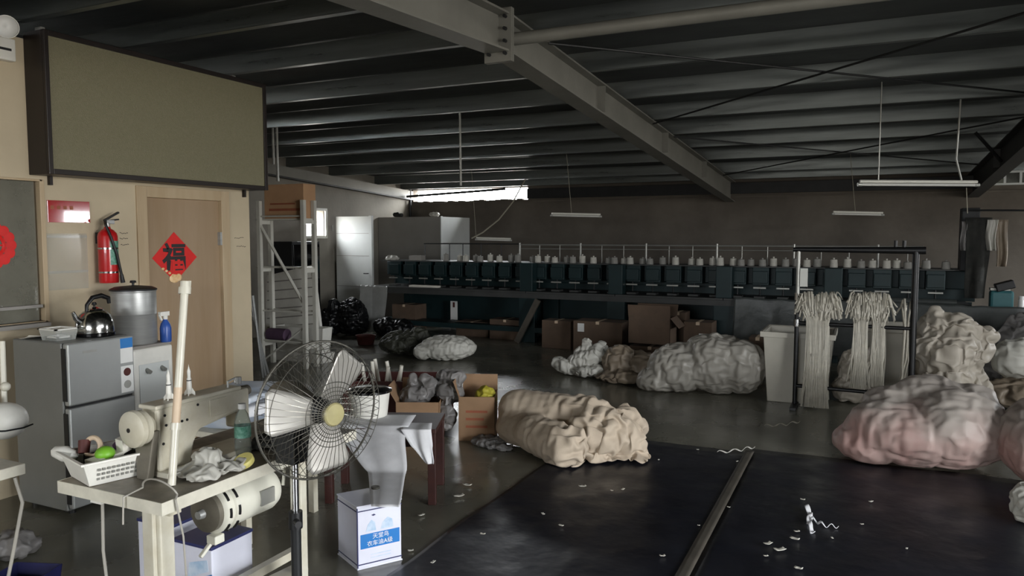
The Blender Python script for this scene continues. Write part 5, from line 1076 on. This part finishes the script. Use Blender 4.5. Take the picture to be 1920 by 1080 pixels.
# third work table behind the fan with pale blue cloth
t = thing('work_table', 'plain work table behind the sewing machine carrying pale blue cloth', 'table', (-3.25, 3.27, 0))
B().bx(-3.5, -3.0, 2.95, 3.6, .58, .615).build('top', 'table_edge', t, smooth=False, bevel=.004)
for x in (-3.46, -3.04):
    for y in (3.0, 3.55): B().bx(x - .02, x + .02, y - .02, y + .02, 0, .58).build('leg', 'cream_metal', t, smooth=False)
for k, (c, d, r_) in enumerate((((-3.25, 3.27, .652), (.42, .5, .07), R(4)), ((-3.23, 3.25, .724), (.4, .46, .06), R(-7)), ((-3.27, 3.22, .788), (.36, .44, .05), R(14)))):
    b = blob([('b', c, d, r_)], .012, 5, floor=.6, crease=((4, 4, 30, .012, .12),), soft=((5, .012),))
    tag(b.build('folded_cloth', 'cloth_blue' if k != 1 else 'cloth_white', angle=180), ('lowest folded pale blue cloth on the work table', 'folded white cloth between two pale blue ones', 'topmost folded pale blue cloth on the work table')[k], 'cloth')
cloth_strip('hanging_cloth', [(-3.1, 3.2, .70), (-2.99, 3.2, .68), (-2.97, 3.2, .55), (-2.96, 3.22, .4)], [.4, .4, .38, .34], 'pale blue cloth hanging over the edge of the work table', 'cloth_blue', dirv=(0, 1, 0))
# ================================================================ PEDESTAL FAN
hub = ad(606, 771, 2.9); fdir = (Vector((.30, -1.0, .04)) @ Matrix.Rotation(0, 3, 'Z')).normalized()
view = (hub - _C); view.z = 0; view.normalize(); side = Vector((-view.y, view.x, 0))   # side = left of view
fdir = (-view * .83 - side * .56 + Vector((0, 0, -.02))).normalized()
fa = Vector((0, 0, 1)).cross(fdir).normalized(); fb = fdir.cross(fa).normalized()   # plane axes
RF = .27
t = thing('pedestal_fan', 'large grey pedestal fan with three pale blades in a wire cage', 'fan', (hub.x, hub.y, 0))
def fp(r, ang, d): return hub + fdir * d + (fa * math.cos(ang) + fb * math.sin(ang)) * r
NW = 54; fr = B(); bk = B()
for k in range(NW):
    a = k * 2 * math.pi / NW
    fr.tube([fp(.045, a, .075), fp(.13, a, .07), fp(.21, a, .05), fp(.257, a, .02), fp(RF, a, -.03)], .0012, 4, cap=False)
    bk.tube([fp(.05, a, -.14), fp(.16, a, -.135), fp(.235, a, -.1), fp(RF, a, -.03)], .0012, 4, cap=False)
cf = fr.build('front_cage', 'cage', t); cb = bk.build('rear_cage', 'cage', t)
b = B()
for r_, d in ((.06, .076), (.075, .0755), (.09, .074), (.105, .073), (.125, .0715)): b.ring(hub + fdir * d, fdir, r_, .0016, 48, 5)
b.build('centre_rings', 'cage', cf)
B().ring(hub + fdir * .03, fdir, .249, .0016, 56, 5).build('support_ring', 'cage', cf); B().ring(hub - fdir * .12, fdir, .21, .0022, 56, 5).build('support_ring', 'cage', cb)
B().ring(hub - fdir * .03, fdir, RF, .0045, 72, 8).build('rim', 'cage', t)
B().lathe(hub + fdir * .06, [(.045, 0), (.047, .012), (.04, .02), (0, .022)], 28, fdir).build('hub_cap', 'hub_cap', t)
B().lathe(hub - fdir * .06, [(0, 0), (.05, 0), (.05, .05), (.035, .07), (0, .07)], 24, fdir).build('hub', 'dark_steel', t)
B().lathe(hub - fdir * .33, [(0, 0), (.05, .0), (.075, .03), (.085, .08), (.085, .15), (.06, .2), (0, .2)], 28, fdir).build('motor', 'pulley', t)
for ang in (52, 172, 278):
    a0 = R(ang); b = B()
    def bl(u, v, a0=a0):
        r = .04 + .205 * v; wd = (.055 + .05 * v ** .8) * (1 - .25 * max(0, v - .85) / .15); tw = R(32 - 10 * v); x = (u - .5) * wd * 2 * .95
        rad = fa * math.cos(a0) + fb * math.sin(a0); tan = -fa * math.sin(a0) + fb * math.cos(a0)
        return hub + rad * r + tan * (x * math.cos(tw)) + fdir * (-.01 + x * math.sin(tw) * .8 + .01 * math.cos(u * 3.1))
    b.grid(bl, 10, 14); b.build('blade', 'blade', t, solid=.002, angle=180)
pc = hub - fdir * .21; pole_top = Vector((pc.x, pc.y, hub.z - .08))
px_ = ad(558, 900, 3.08); pole_xy = Vector((pc.x, pc.y, 0))
B().tube([(pc.x, pc.y, .04), (pc.x, pc.y, .52)], .021, 16).build('outer_pole', 'dark_steel', t); B().tube([(pc.x, pc.y, .52), (pc.x, pc.y, hub.z - .06)], .015, 16).build('inner_pole', 'chrome', t)
B().cyl((pc.x, pc.y, .5), (pc.x, pc.y, .57), .028).build('clamp', 'black', t); B().cyl((pc.x + .02, pc.y - .02, .535), (pc.x + .05, pc.y - .04, .535), .014).build('clamp_knob', 'black', t)
B().bx(pc.x - .05, pc.x + .05, pc.y - .06, pc.y + .05, hub.z - .24, hub.z - .06).build('switch_box', 'dark_steel', t, smooth=False, bevel=.01)
B().cyl(pc + fdir * .06 + Vector((0, 0, -.13)), pc + fdir * .085 + Vector((0, 0, -.13)), .016).build('speed_knob', 'chrome', t)
B().lathe((pc.x, pc.y, .019), [(0, 0), (.17, 0), (.175, .012), (.16, .025), (.05, .045), (.03, .06), (0, .06)], 36).build('base', 'dark_steel', t)

# ================================================================ THINGS HUNG FROM THE ROOF
def tube_light(label, p0, p1, rods, bent=None, r=.02):
    t = thing('tube_light', label, 'tube light', (p0 + p1) / 2)
    ln = (p1 - p0).normalized()
    B().tube([p0, p1], r, 12).build('tube', 'lamp_glass', t)
    up = Vector((0, 0, .03)); B().tube([p0 + up, p1 + up], r * 1.1, 6).build('batten', 'white_paint', t)
    for p in (p0, p1): B().cyl(p - ln * .02, p + ln * .02, r * 1.3).build('end_cap', 'rail', t)
    return t
p0, p1 = ad(1612, 346, 7.2), ad(1832, 347, 7.2)
t = tube_light('unlit tube light hung on two rods near the braced dark roof beam', p0, p1, None, r=.014)
for px, bend in ((1647, 0), (1796, 1)):
    q = ad(px, 338, 7.2); zt = zroof(q.y)
    B().tube([q + Vector((.03, 0, 0)) * bend, q + Vector((-.0, 0, .12)), (q.x - .02 * bend, q.y, q.z + .2), (q.x - .0 * bend, q.y, zt)], .009 if bend else .006, 8).build('hanging_rod', 'rail', t)
B().tube([ad(1812, 352, 7.2), ad(1814, 400, 7.25)], .004, 6).build('pull_cord', 'rope', t)
for (xa, xb, y_, d, ry, lab) in ((1034, 1126, 404, 11.2, 1072, 'dim tube light hung above the middle of the embroidery machine'), (1562, 1655, 401, 11.0, 1604, 'dim tube light hung above the machine behind the black rack'), (893, 958, 449, 12.9, 893, 'tube light fixed low behind the machine beside the panel booth')):
    p0, p1 = ad(xa, y_, d), ad(xb, y_ + 2, d); t = tube_light(lab, p0, p1, None, r=.014)
    q = ad(ry, y_, d); B().tube([q, (q.x - .1, q.y, zroof(q.y))], .004, 6).build('hanging_wire', 'rope', t)
q = ad(862, 213, 8.2); q2 = ad(864, 348, 8.2)
tag(B().tube([(q.x, q.y, zroof(q.y)), q2], .013, 8).build('conduit_drop', 'rail'), 'white pipe hanging from the roof between the office and the beam', 'pipe')
for px, a, b_ in ((513, 225, 308), (521, 235, 340)):
    q = ad(px, b_, 9.6); tag(B().tube([(q.x, q.y, zroof(q.y)), q], .016, 8).build('conduit_drop', 'rail'), 'thin white pipe hanging above the shelf rack carton', 'pipe', 'pipes above the shelf rack')
tag(B().tube([ad(985, 336, 12.6), ad(962, 378, 12.5), ad(935, 412, 12.4), ad(905, 436, 12.35), ad(884, 447, 12.3)], .012, 8).build('slack_rope', 'rope'), 'pale slack rope running down from the bright slot to the machine', 'rope')
p0 = ad(765, 366, 15.6); p1 = ad(935, 348, 14.3)
tag(B().tube([(XL + .13, YF - .3, 2.55), (-7.3, YF - .35, 2.62), (-6.6, YF - .5, 2.64)], .025, 8).build('slot_pipe', 'dark_steel'), 'dark pipe crossing the bright slot above the far wall', 'pipe')
tag(B().tube([(ay(769, 380, YF - .1).x, YF - .1, 1.9), (ay(769, 380, YF - .1).x, YF - .1, zroof(YF) - .12)], .03, 10).build('corner_pipe', 'dark_steel'), 'dark vertical pipe in the corner beside the bright slot', 'pipe')
